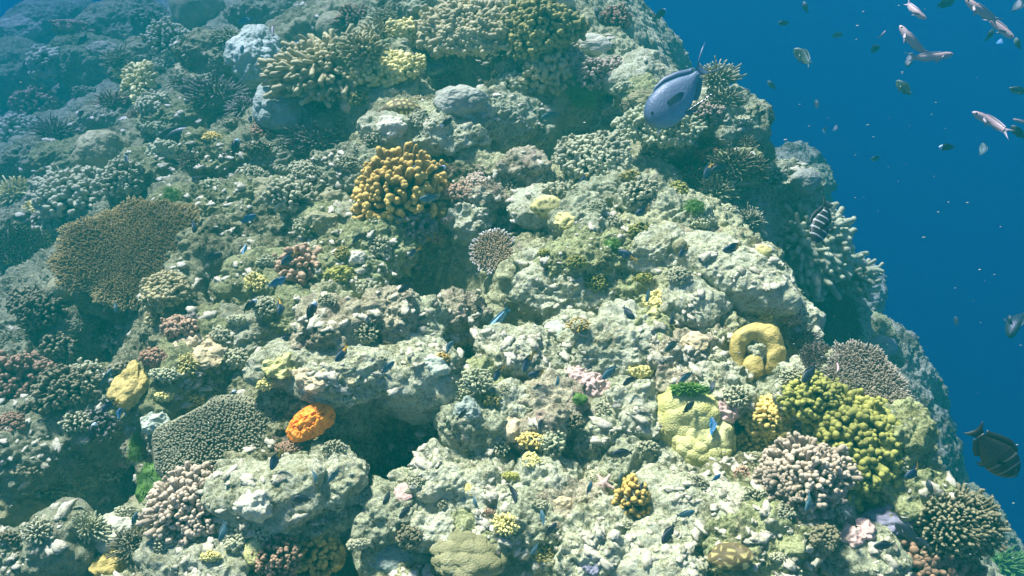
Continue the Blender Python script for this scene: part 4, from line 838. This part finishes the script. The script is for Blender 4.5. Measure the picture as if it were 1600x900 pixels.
FK = {  # kind: (height, width, material, fin material, tail material, fork)
 'dark': (.20, .085, fish_mat('dark_damsel_skin', (.012, .02, .028), (.02, .035, .045), (.04, .06, .07)), plain('dark_fin', (.02, .03, .04)), None, .5),
 'yellowtail': (.19, .08, fish_mat('yellow_tail_damsel_skin', (.01, .03, .06), (.02, .06, .10), (.05, .10, .12), tail=(.75, .42, .03), split=-.10), plain('dark_blue_fin', (.02, .05, .08)), plain('yellow_fin', (.85, .50, .04)), .55),
 'whitehead': (.20, .085, fish_mat('white_nosed_damsel_skin', (.008, .012, .02), (.012, .02, .03), (.03, .04, .05), head=(.65, .85, .9)), plain('black_fin', (.012, .016, .02)), None, .45),
 'whitetail': (.21, .085, fish_mat('white_tailed_damsel_skin', (.008, .012, .02), (.012, .02, .03), (.03, .04, .05), tail=(.7, .85, .9), split=-.22), plain('black_fin_b', (.012, .016, .02)), plain('white_fin', (.75, .85, .9)), .45),
 'blue': (.19, .08, fish_mat('blue_damsel_skin', (.01, .08, .17), (.015, .13, .26), (.06, .25, .38)), plain('blue_fin', (.02, .2, .42)), None, .5),
 'teal': (.17, .075, fish_mat('teal_damsel_skin', (.03, .09, .10), (.06, .16, .18), (.18, .30, .30)), plain('teal_fin', (.06, .14, .16)), None, .5),
 'green': (.20, .085, fish_mat('green_chromis_skin', (.02, .05, .04), (.05, .10, .07), (.25, .32, .22)), plain('green_fin', (.04, .08, .06)), None, .6),
 'slim': (.10, .07, fish_mat('striped_wrasse_skin', (.10, .28, .36), (.2, .42, .5), (.45, .6, .6), stripe=(.004, .008, .015)), plain('wrasse_fin', (.05, .18, .24)), None, .15),
 'silver': (.095, .07, fish_mat('silver_pink_skin', (.34, .24, .21), (.62, .42, .38), (.75, .60, .55)), plain('silver_fin', (.45, .36, .36)), None, .7),
 'parrot': (.155, .10, fish_mat('green_parrotfish_skin', (.01, .10, .06), (.02, .17, .10), (.03, .06, .07)), plain('parrot_fin', (.01, .10, .07)), None, .1),
 'long': (.15, .10, fish_mat('dark_surgeon_skin', (.008, .016, .018), (.014, .024, .026), (.03, .045, .045)), plain('dark_fin_c', (.012, .02, .022)), None, .3),
 'tang': (.25, .085, fish_mat('barred_tang_skin', (.003, .005, .006), (.004, .006, .007), (.012, .012, .010), bars=(2.4, (.16, .15, .11)), frontbars=True), plain('tang_fin', (.004, .006, .007)), None, .35),
 'barred': (.20, .085, fish_mat('white_barred_skin', (.006, .01, .012), (.008, .012, .014), (.03, .03, .03), bars=(2.2, (.55, .58, .52))), plain('barred_fin', (.008, .012, .014)), None, .3),
 'unicorn': (.225, .12, fish_mat('blue_unicornfish_skin', (.06, .10, .16), (.14, .18, .25), (.18, .30, .38), rough=.5), plain('unicorn_fin', (.06, .09, .17)), None, .9),
}
def thin(name, base, tip, th=.008):
    """a fin: a thin tapered sheet between a base line and a tip line"""
    b = np.array(base, float); t = np.array(tip, float); n = len(b); rows = []
    for s, w in ((0, 1), (.5, .75), (1, .25)):
        rows.append((b * (1 - s) + t * s, w))
    V = []
    side = np.array([0, 1, 0.]) if np.ptp(b[:, 1]) + np.ptp(t[:, 1]) < .05 else np.array([0, 0, 1.])
    for p, w in rows: V.append(p + side * th * w * .5)
    for p, w in rows[::-1]: V.append(p - side * th * w * .5)
    V = np.concatenate(V); F = grid_faces(6, n); caps = []
    idx = np.arange(6 * n).reshape(6, n)
    F = np.concatenate([F, np.array([[idx[i, c], idx[i + 1, c], idx[4 - i, c], idx[5 - i, c]][::(1 if c == 0 else -1)] for i in range(2) for c in (0, n - 1)]),
                        np.stack([idx[5, :-1], idx[5, 1:], idx[0, 1:], idx[0, :-1]], 1)])
    return V, F
_fm = {}
def fish_meshes(kind, bend):
    key = (kind, bend)
    if key in _fm: return _fm[key]
    h, w, mb, mf, mt, fork = FK[kind]; mt = mt or mf
    def bd(V):
        V = np.array(V, float); x = V[:, 0]; V[:, 1] += bend * np.maximum(0, .25 - x) ** 2 * 1.2; return V
    def H(t): # half height from nose (0) to tail root (1)
        pr = [0, .03, .10, .22, .38, .55, .75, .90, 1.0]; hs = [.04, .28, .56, .86, 1.0, .96, .62, .30, .24]
        if kind == 'unicorn': hs = [.16, .46, .72, .94, 1.0, .93, .62, .26, .15]
        if kind in ('slim', 'silver', 'parrot'): hs = [.08, .40, .68, .92, 1.0, .97, .80, .58, .50]
        return np.interp(t, pr, hs) * h
    ts = 1 - np.cos(np.linspace(0, math.pi / 2, 9)) ; t = np.concatenate([ts[:-1] * .25, np.linspace(.25, 1, 22)]); sg = 20
    t[0] = .004
    Hh = H(t); Hh = np.convolve(np.pad(Hh, 1, 'edge'), [.25, .5, .25], 'valid'); ph = np.linspace(0, 2 * math.pi, sg, endpoint=False)
    ww = w * np.sqrt(np.clip(Hh / h, 0, 1)) * (1 - .55 * t ** 2)
    x = .5 - t * .80; cz = -.01 * np.sin(t * 3)
    V = np.stack([np.repeat(x[:, None], sg, 1), ww[:, None] * np.cos(ph), cz[:, None] + Hh[:, None] * np.sin(ph)], -1)
    V = np.concatenate([V[:1] * np.array([1, .02, .02]) + np.array([.004, 0, 0]), V, V[-1:] * np.array([1, .02, .02])])
    out = [('body', mesh_np('fish_body', bd(V.reshape(-1, 3)), grid_faces(len(t) + 2, sg, True), mb), True)]
    r = H(1.0); zz = np.linspace(-1, 1, 13); tl = (.17 + .13 * fork) 
    spread = {'slim': .09, 'parrot': .10, 'tang': .17, 'unicorn': .19, 'silver': .13}.get(kind, .14)
    ext = np.abs(zz) ** 1.5 * fork + (1 - fork)
    if kind == 'unicorn': ext = np.abs(zz) ** 3 * 1.1 + .35
    out.append(('tail_fin', mesh_np('fish_tail', bd(thin('', [(-.285, 0, r * .9 * q) for q in zz], [(-.30 - tl * .75 * e, 0, spread * q) for q, e in zip(zz, ext)])[0]), thin('', [(0, 0, q) for q in zz], [(1, 0, q) for q in zz])[1], mt), True))
    xs = np.linspace(.22, -.26, 16); tt = (.5 - xs) / .8; fh = (.075 if kind not in ('slim', 'silver') else .04) * (1.3 if kind == 'tang' else .8 if kind == 'unicorn' else 1)
    prof = np.sin(np.linspace(.25, 1, 16) * math.pi * .9) ** .5 * .7 + .3 * np.linspace(0, 1, 16)
    zb = H(tt) * .93; F_, = (thin('', [(a, 0, b) for a, b in zip(xs, zb)], [(a - .05, 0, b + fh * p) for a, b, p in zip(xs, zb, prof)]),)
    out.append(('dorsal_fin', mesh_np('fish_dorsal', bd(F_[0]), F_[1], mf), True))
    xs = np.linspace(-.02, -.26, 10); tt = (.5 - xs) / .8; zb = -H(tt) * .93; prof = np.sin(np.linspace(.3, 1, 10) * math.pi * .92) ** .5
    F_ = thin('', [(a, 0, b) for a, b in zip(xs, zb)], [(a - .05, 0, b - fh * .9 * p) for a, b, p in zip(xs, zb, prof)])
    out.append(('anal_fin', mesh_np('fish_anal', bd(F_[0]), F_[1], mf), True))
    for s in (1, -1):
        L = .16 if kind == 'unicorn' else .15; y0 = s * w * .86
        zb = np.linspace(.03, -.03, 7); F_ = thin('', [(.22, y0, q) for q in zb], [(.20 - L * (1 - .5 * ((q) / .03) ** 2), y0 + s * L * .75, q * 1.4 - .03) for q in zb], .006)
        out.append(('pectoral_fin', mesh_np('fish_pectoral', F_[0], F_[1], mf), False))
        F_ = thin('', [(a, s * w * .35, -h * .88) for a in (.16, .13, .10)], [(a, s * w * .6, -h * .95 - .07) for a in (.06, .04, .03)], .006)
        out.append(('pelvic_fin', mesh_np('fish_pelvic', F_[0], F_[1], mf), False))
        Vs, Fs = sphere_grid(5); te = .115; er = .022 if kind != 'unicorn' else .018
        ye = s * w * math.sqrt(H(te) / h) * .90
        out.append(('eye', mesh_np('fish_eye', Vs * np.array([er, er * .5, er]) + np.array([.5 - te * .8 - .0, ye, H(te) * .35]), Fs, EYE), False))
    if kind == 'unicorn':
        a_ = np.linspace(-1.1, 1.1, 12); xm = .5 - .035 - .012 * a_ ** 2; yy = w * .42 * np.sin(a_)
        A_ = np.stack([xm + .028, yy, np.full(12, -h * .62) + .0], 1); V_, F_2, _t = capsules(A_[:-1], A_[1:], .011, .011, 8); out.append(('lip', mesh_np('fish_lip', V_, F_2, FK['whitetail'][4]), False))
        for s in (1, -1):
            q = np.linspace(0, 1, 9); A_ = np.stack([.12 - .34 * q, s * (w * .5 + .03 * q), -h * .9 - .10 * q + .03 * q * q], 1); V_, F_2, _t = capsules(A_[:-1], A_[1:], .009, .008, 6); out.append(('fin_streamer', mesh_np('fish_streamer', V_, F_2, EYE), False))
    _fm[key] = out; return out
def put_fish(px, py, lpx, ang, kind, look, D=None, gap=.10, face=0.0, bend=0, label=None, group=None, roll=0, rel=None):
    if D is None:
        P, n, d = at2(px, py); D = d - gap
    dr = ray(px, py).normalized(); P = CAM + dr * D
    a = R(ang); hz = Vector((math.cos(a), math.sin(a) / UP.y, 0)).normalized(); sc = (RIGHT * math.cos(a) + UP * math.sin(a)).normalized()
    hd = (hz * (1 - face) + sc * face).normalized()
    appear = math.sqrt(max(.05, 1 - hd.dot(dr) ** 2)); L = lpx * D / FPX / appear
    perp = dr.cross(hd).normalized(); perp = perp if perp.z > 0 else -perp
    up = (Vector((0, 0, 1)) * (1 - face) + perp * face); up = (up - hd * up.dot(hd)).normalized()
    rt = Matrix((hd, up.cross(hd).normalized(), up)).transposed() @ Matrix.Rotation(R(roll), 3, 'X')
    ms = fish_meshes(kind, bend); small = lpx < 26
    name = {'slim': 'wrasse', 'silver': 'fusilier', 'parrot': 'parrotfish', 'tang': 'tang_fish', 'barred': 'tang_fish', 'unicorn': 'unicornfish', 'long': 'surgeonfish'}.get(kind, 'damselfish')
    e = empty(name, P); e.matrix_world = mat4(P, rt, (L, L, L)); 
    for pn, me, keep in ms:
        if small and not keep: continue
        link(pn, me, e)
    note(e, px, py, look, 'fish', group, label); e['_rel'] = rel or ''
    return e
put_fish(1062, 144, 126, 226, 'unicorn', 'big blue grey fish', gap=.45, face=1.0, roll=0, label='big blue grey fish swimming down over the reef edge, largest of all the fish')
put_fish(1552, 704, 80, -50, 'tang', 'round black fish', D=2.1, face=.9, label='round black fish with pale bars in open water near the bottom right')
put_fish(1284, 345, 66, 244, 'barred', 'black fish with white bars', D=2.5, face=.6, label='narrow black fish with white bars hovering over the cream soft coral')
put_fish(267, 216, 70, 22, 'long', 'long dark fish', gap=.3, face=.7, label='long dark fish with rounded body over the dim slope')
put_fish(285, 706, 58, 236, 'parrot', 'green fish', gap=.1, face=.5, label='green parrotfish beside the ridged green brown coral')
put_fish(777, 502, 62, 228, 'slim', 'striped blue wrasse', gap=.15, face=.6, label='slim blue striped wrasse over the dark gully below the white rimmed coral')
put_fish(463, 69, 40, 204, 'slim', 'striped pale wrasse', gap=.3, face=.6, label='pale striped wrasse in front of the dark recess at the top')
put_fish(683, 107, 48, 185, 'green', 'dark green oval fish', gap=.15, face=.6, label='dark green oval damselfish under the flat tan knobbly plate')
FISH = [ # px, py, length px, heading deg, kind, gap above the reef
 (382, 33, 22, 20, 'blue', .4), (130, 63, 16, 80, 'dark', .5), (45, 100, 30, 40, 'dark', .5), (367, 230, 26, 80, 'whitehead', .2), (200, 252, 16, 130, 'dark', .3), (125, 118 + 60, 14, 60, 'dark', .4),
 (378, 78, 14, 90, 'teal', .3), (200, 122, 14, 10, 'dark', .3), (390, 188, 14, 80, 'dark', .2), (426, 50, 16, 100, 'silver', .3), (528, 127, 36, 85, 'green', .1), (730, 35, 26, 88, 'dark', .2),
 (773, 86, 18, 30, 'teal', .1), (703, 72, 20, 15, 'teal', .1), (480, 167, 20, 130, 'whitehead', .1), (645, 268, 28, 50, 'yellowtail', .22), (686, 266, 24, 35, 'whitehead', .22), (672, 310, 34, 185, 'teal', .22),
 (697, 192, 22, 40, 'whitetail', .1), (1033, 22, 18, 50, 'whitehead', .6), (932, 20, 12, 100, 'whitetail', .2), (955, 22, 16, 20, 'whitehead', .2), (860, 180, 30, 200, 'teal', .1), (915, 278, 22, 220, 'yellowtail', .1),
 (1107, 266, 28, 240, 'yellowtail', .2), (1125, 262, 26, 200, 'dark', .2),
 (305, 352, 22, 270, 'dark', .1), (388, 342, 26, 30, 'blue', .15), (333, 402, 28, 25, 'dark', .1), (183, 477, 22, 275, 'teal', .2), (390, 478, 28, 45, 'whitehead', .1), (168, 590, 26, 80, 'teal', .2),
 (380, 397, 30, 80, 'slim', .1), (453, 402, 34, 225, 'yellowtail', .12), (433, 442, 30, 35, 'blue', .12), (440, 478, 30, 265, 'yellowtail', .1), (486, 487, 34, 70, 'whitehead', .15), (452, 527, 38, 215, 'yellowtail', .1),
 (536, 552, 34, 230, 'yellowtail', .12), (633, 450, 26, 210, 'dark', .1), (647, 393, 22, 225, 'yellowtail', .2), (700, 543, 26, 50, 'teal', .1), (605, 575, 30, 45, 'teal', .1), (778, 583, 28, 245, 'yellowtail', .1),
 (1007, 330, 30, 200, 'yellowtail', .1), (982, 400, 34, 150, 'yellowtail', .1), (1067, 392, 22, 235, 'yellowtail', .1), (1147, 388, 34, 190, 'yellowtail', .12), (1013, 460, 24, 250, 'teal', .1), (980, 489, 30, 320, 'dark', .1),
 (1052, 497, 22, 235, 'dark', .1), (1050, 540, 28, 215, 'green', .1), (823, 565, 34, 255, 'yellowtail', .12), (840, 585, 30, 185, 'yellowtail', .1), (953, 581, 34, 220, 'teal', .1), (983, 594, 24, 215, 'dark', .1),
 (873, 594, 20, 240, 'teal', .1), (1073, 588, 26, 210, 'teal', .1), (1112, 602, 22, 268, 'dark', .1), (362, 622, 26, 75, 'whitehead', .1), (145, 677, 30, 92, 'whitehead', .15), (173, 632, 30, 225, 'yellowtail', .15),
 (185, 647, 18, 80, 'blue', .15), (210, 812, 22, 80, 'teal', .1), (430, 717, 34, 255, 'yellowtail', .12), (493, 742, 24, 278, 'teal', .1), (522, 743, 26, 225, 'teal', .1), (473, 778, 32, 190, 'dark', .1),
 (606, 778, 24, 235, 'dark', .1), (634, 799, 28, 225, 'dark', .1), (723, 648, 22, 60, 'dark', .1), (742, 787, 20, 100, 'teal', .1), (1075, 637, 26, 40, 'dark', .15), (1115, 667, 30, 95, 'blue', .15),
 (842, 666, 24, 60, 'dark', .1), (973, 708, 34, 185, 'dark', .1), (1120, 747, 16, 40, 'blue', .05), (1002, 760, 14, 60, 'dark', .1), (1045, 833, 36, 230, 'dark', .12), (1072, 804, 28, 20, 'teal', .1),
 (804, 770, 30, 280, 'dark', .1), (848, 810, 26, 100, 'teal', .1), (862, 828, 26, 55, 'dark', .1), (837, 858, 22, 225, 'teal', .1), (970, 752, 26, 75, 'green', .1), (922, 763, 22, 80, 'teal', .1),
 (1430, 738, 30, 200, 'yellowtail', .2), (1418, 832, 38, 140, 'dark', .15), (1441, 847, 24, 160, 'dark', .15), (1267, 782, 34, 230, 'teal', .1), (1382, 852, 28, 185, 'dark', .1), (1222, 722, 20, 230, 'whitehead', .1),
 (1328, 813, 28, 110, 'dark', .1), (1265, 583, 34, 225, 'dark', .1), (1310, 575, 16, 90, 'silver', .1), (1452, 762, 22, 80, 'dark', .2), (1000, 20 + 180, 18, 60, 'dark', .2), (558, 372, 20, 235, 'dark', .1),
 (350, 830, 30, 250, 'teal', .1), (300, 735, 22, 260, 'teal', .1),
]
OPEN = [ # fish in open water: px, py, length, heading, kind, distance, look
 (1225, 36, 16, 180, 'dark', 5), (1257, 89, 38, 135, 'green', 4), (1363, 77, 20, 20, 'dark', 5.5), (1413, 138, 30, 125, 'green', 4), (1428, 16, 40, 315, 'silver', 3.6), (1423, 63, 50, 115, 'silver', 3.6),
 (1421, 92, 20, 250, 'dark', 4.5), (1460, 89, 44, 10, 'silver', 3.6), (1533, 18, 52, 130, 'silver', 3.4), (1562, 42, 46, 310, 'silver', 3.6), (1561, 69, 14, 60, 'blue', 4.5), (1589, 67, 14, 90, 'green', 4.5),
 (1592, 142, 22, 160, 'green', 4.5), (1550, 190, 54, 148, 'silver', 3.4), (1590, 207, 24, 120, 'dark', 4), (1480, 230, 20, 180, 'whitehead', 4), (1537, 236, 22, 85, 'green', 5), (1370, 248, 16, 180, 'green', 5),
 (1276, 163, 13, 90, 'dark', 5.5), (1305, 203, 14, 70, 'dark', 5.5), (1287, 206, 14, 60, 'teal', 5.5), (1477, 5, 22, 20, 'dark', 5), (1590, 15, 24, 70, 'dark', 4.5), (1257, 10, 14, 90, 'dark', 6),
 (1307, 55, 16, 10, 'green', 6), (1380, 53, 10, 50, 'silver', 5), (1205, 133, 16, 120, 'green', 5.5), (1494, 502, 14, 90, 'dark', 5), (1587, 497, 54, 242, 'long', 4.6), (1551, 797, 12, 100, 'blue', 3.5),
 (1596, 190, 20, 160, 'silver', 4), (1549, 53, 12, 60, 'dark', 5),
]
random.seed(4)
LK = {'dark': ['dark', 'blackish', 'slate dark'], 'yellowtail': ['dark blue yellow-tailed'], 'whitehead': ['black white-nosed'], 'whitetail': ['black white-tailed'], 'blue': ['bright blue'],
      'teal': ['grey teal', 'dull teal'], 'green': ['olive green'], 'slim': ['thin striped'], 'silver': ['silvery pink'], 'long': ['long hazy dark']}
GR = {'yellowtail': 'yellow-tailed damselfish over the reef', 'dark': 'dark damselfish', 'teal': 'dull teal damselfish', 'whitehead': 'black and white damselfish', 'whitetail': 'black and white damselfish', 'silver': 'silvery pink fusiliers', 'green': 'olive green damselfish', 'blue': 'bright blue damselfish'}
for i, (px, py, l, a, kd, g) in enumerate(FISH):
    put_fish(px, py, l, a, kd, LK[kd][i % len(LK[kd])], gap=g, bend=(0, .6, -.6)[i % 3], face=.35 + .2 * random.random(), group=GR.get(kd))
for i, (px, py, l, a, kd, D) in enumerate(OPEN):
    put_fish(px, py, l, a, kd, LK[kd][i % len(LK[kd])], D=D, bend=(0, .8, -.8)[i % 3], face=.6, group=GR.get(kd))

# ------------------------------------------------------------------ drifting specks in the water
def specks():
    rng = np.random.default_rng(5); n = 200
    px = rng.uniform(-100, 1700, n); py = rng.uniform(-80, 980, n); D = rng.uniform(.9, 2.2, n) 
    rg = (rng.random(n) < .55); px = np.where(rg, rng.uniform(1150, 1700, n), px); D = np.where(rg, rng.uniform(1.2, 4, n), D)
    V0, F0 = sphere_grid(2); VV = []; FF = []
    for k in range(n):
        P = np.array(CAM + ray(px[k], py[k]).normalized() * D[k]); s = rng.uniform(.0004, .0008) * (1 + .3 * D[k])
        VV.append(V0 * s * np.array([rng.uniform(1, 3), 1, rng.uniform(.6, 1)]) + P); FF.append(F0 + k * len(V0))
    m = NT('plankton'); m.l(m.ramp(m.noise(m.pos(), 30), [(.3, (.16, .18, .17)), (.7, (.30, .31, .29))]), m.b.inputs['Base Color'])
    o = link('plankton', mesh_np('plankton', np.concatenate(VV), np.concatenate(FF), m.m)); o['kind'] = 'stuff'; o['label'] = 'pale specks drifting in the water'
specks()
# small broken coral and turf knobs strewn over the rock, too many to count
def rubble():
    rng = np.random.default_rng(8); parts = []; n = 6500
    px = rng.uniform(-60, 1520, n); py = rng.uniform(-30, 960, n); V0, F0 = sphere_grid(3); k = 0; VV = []; FF = []
    for i in range(n):
        if vn(np.array([[px[i], py[i], 0.]]), 60, 3)[0] < -.05: continue
        d = ray(px[i], py[i]).normalized(); hit, nr, _, dist = RB.ray_cast(CAM, d)
        if hit is None or dist > 6: continue
        s = rng.uniform(.0022, .0065) * (1 + .25 * dist) * rng.choice([.6, 1, 1.4]); q = V0 * (1 + .6 * vn(V0 * 3 + i, 1.1, 2)[:, None]) * s * np.array([rng.uniform(.8, 2.6), 1, rng.uniform(.4, .9)])
        a = rng.random() * 6; q = q @ np.array([[math.cos(a), math.sin(a), 0], [-math.sin(a), math.cos(a), 0], [0, 0, 1]])
        VV.append(q + np.array(hit)); FF.append(F0 + k); k += len(V0)
    m = NT('rubble_bits'); p = m.pos(); m.l(m.ramp(m.noise(p, 24, 4, .8), [(.32, (.10, .08, .05)), (.43, (.3, .28, .17)), (.5, (.48, .45, .3)), (.56, (.44, .41, .27)), (.64, (.6, .55, .4)), (.72, (.5, .44, .16))]), m.b.inputs['Base Color'])
    m.b.inputs['Roughness'].default_value = .85; m.bump(m.noise(p, 120, 4, .7), .6, .006)
    o = link('coral_rubble', mesh_np('coral_rubble', np.concatenate(VV), np.concatenate(FF), m.m)); o['kind'] = 'stuff'; o['label'] = 'small broken bits of coral and turf strewn over the rock'
RB = BVH2
dgv = [np.array([v.co for v in reef.data.vertices[::1]])] if False else None
rubble()

# ------------------------------------------------------------------ labels: what each thing is next to
LAND = [(488, 661, 'the orange sponge'), (627, 285, 'the golden cauliflower coral'), (773, 398, 'the white rimmed table coral'), (470, 428, 'the pinkish brown coral'), (843, 72, 'the olive cauliflower coral'),
 (1330, 700, 'the large lime coral'), (1213, 655, 'the bright yellow coral'), (1255, 755, 'the pink and white coral'), (990, 780, 'the small golden coral'), (305, 800, 'the pinkish grey coral'),
 (495, 866, 'the brown bottom coral'), (455, 313, 'the grey white coral'), (262, 466, 'the cream hanging coral'), (735, 76, 'the flat tan plate'), (925, 262, 'the grey brown plate'),
 (163, 250, 'the round green brain coral'), (314, 28, 'the brown brain coral'), (443, 170, 'the blue grey lobed coral'), (395, 90, 'the mottled white coral'), (720, 160, 'the pale lilac coral'),
 (628, 178, 'the honeycomb coral'), (855, 325, 'the yellow spotted coral'), (1085, 675, 'the yellow lumpy coral'), (205, 605, 'the mustard lobed coral'), (1176, 553, 'the horseshoe coral'),
 (222, 415, 'the big brown plate'), (30, 392, 'the yellow green edge plate'), (1352, 606, 'the pinkish grey plate'), (1482, 820, 'the olive bush coral'), (350, 690, 'the ridged coral sheet'),
 (515, 118, 'the tan soft fingers'), (1250, 385, 'the cream finger coral'), (640, 680, 'the dark cave'), (1062, 146, 'the big blue fish'), (1553, 704, 'the round black fish'),
 (915, 596, 'the salmon pink crust'), (943, 757, 'the pale pink sea star'), (238, 757, 'the tall green algae'), (910, 147, 'the upper green algae'), (1086, 325, 'the feathery coral'),
 (172, 885, 'the yellow sponge patch'), (730, 868, 'the olive brown soft coral'), (1130, 425, 'the broad smooth boulder'), (777, 502, 'the blue striped wrasse'), (267, 216, 'the long dark fish'),
 (110, 610, 'the dark hollow'), (1590, 190, 'the open water edge'), (1555, 885, 'the corner algae mat')]
NUMW = {}
def relw(dx, dy, d):
    if d < 34: return 'close beside'
    a = math.degrees(math.atan2(-dy, dx)) % 360; k = int((a + 22.5) // 45) % 8
    return ['right of', 'up and right of', 'above', 'up and left of', 'left of', 'down and left of', 'below', 'down and right of'][k]
seen = set(); NM = {'rock': 'rock', 'fish': 'fish', 'coral': 'coral'}
for (o, px, py, look, label) in THINGS:
    if label: seen.add(label)
for (o, px, py, look, label) in THINGS:
    if not label:
        noun = ' fish' if o['category'] == 'fish' else ''
        ls = sorted(LAND, key=lambda l: (l[0] - px) ** 2 + (l[1] - py) ** 2)
        opts = []
        for (lx, ly, ph) in ls[:3]:
            d = math.hypot(px - lx, py - ly); rw = relw(px - lx, py - ly, d)
            opts += [f"{look}{noun} {rw} {ph}"] if d < 90 else [f"{look}{noun} {'some way ' if rw != 'close beside' else ''}{rw} {ph}"]
        a, b = ls[0], ls[1]; opts.append(f"{look}{noun} between {a[2]} and {b[2]}")
        for sz in ('small ', 'tiny ', 'larger ', 'slender '):
            opts.append(f"{sz}{opts[0]}")
        label = next((q for q in opts if q not in seen and len(q.split()) >= 4), opts[0] + ' again'); seen.add(label)
    o['label'] = label
    if '_rel' in o: del o['_rel']
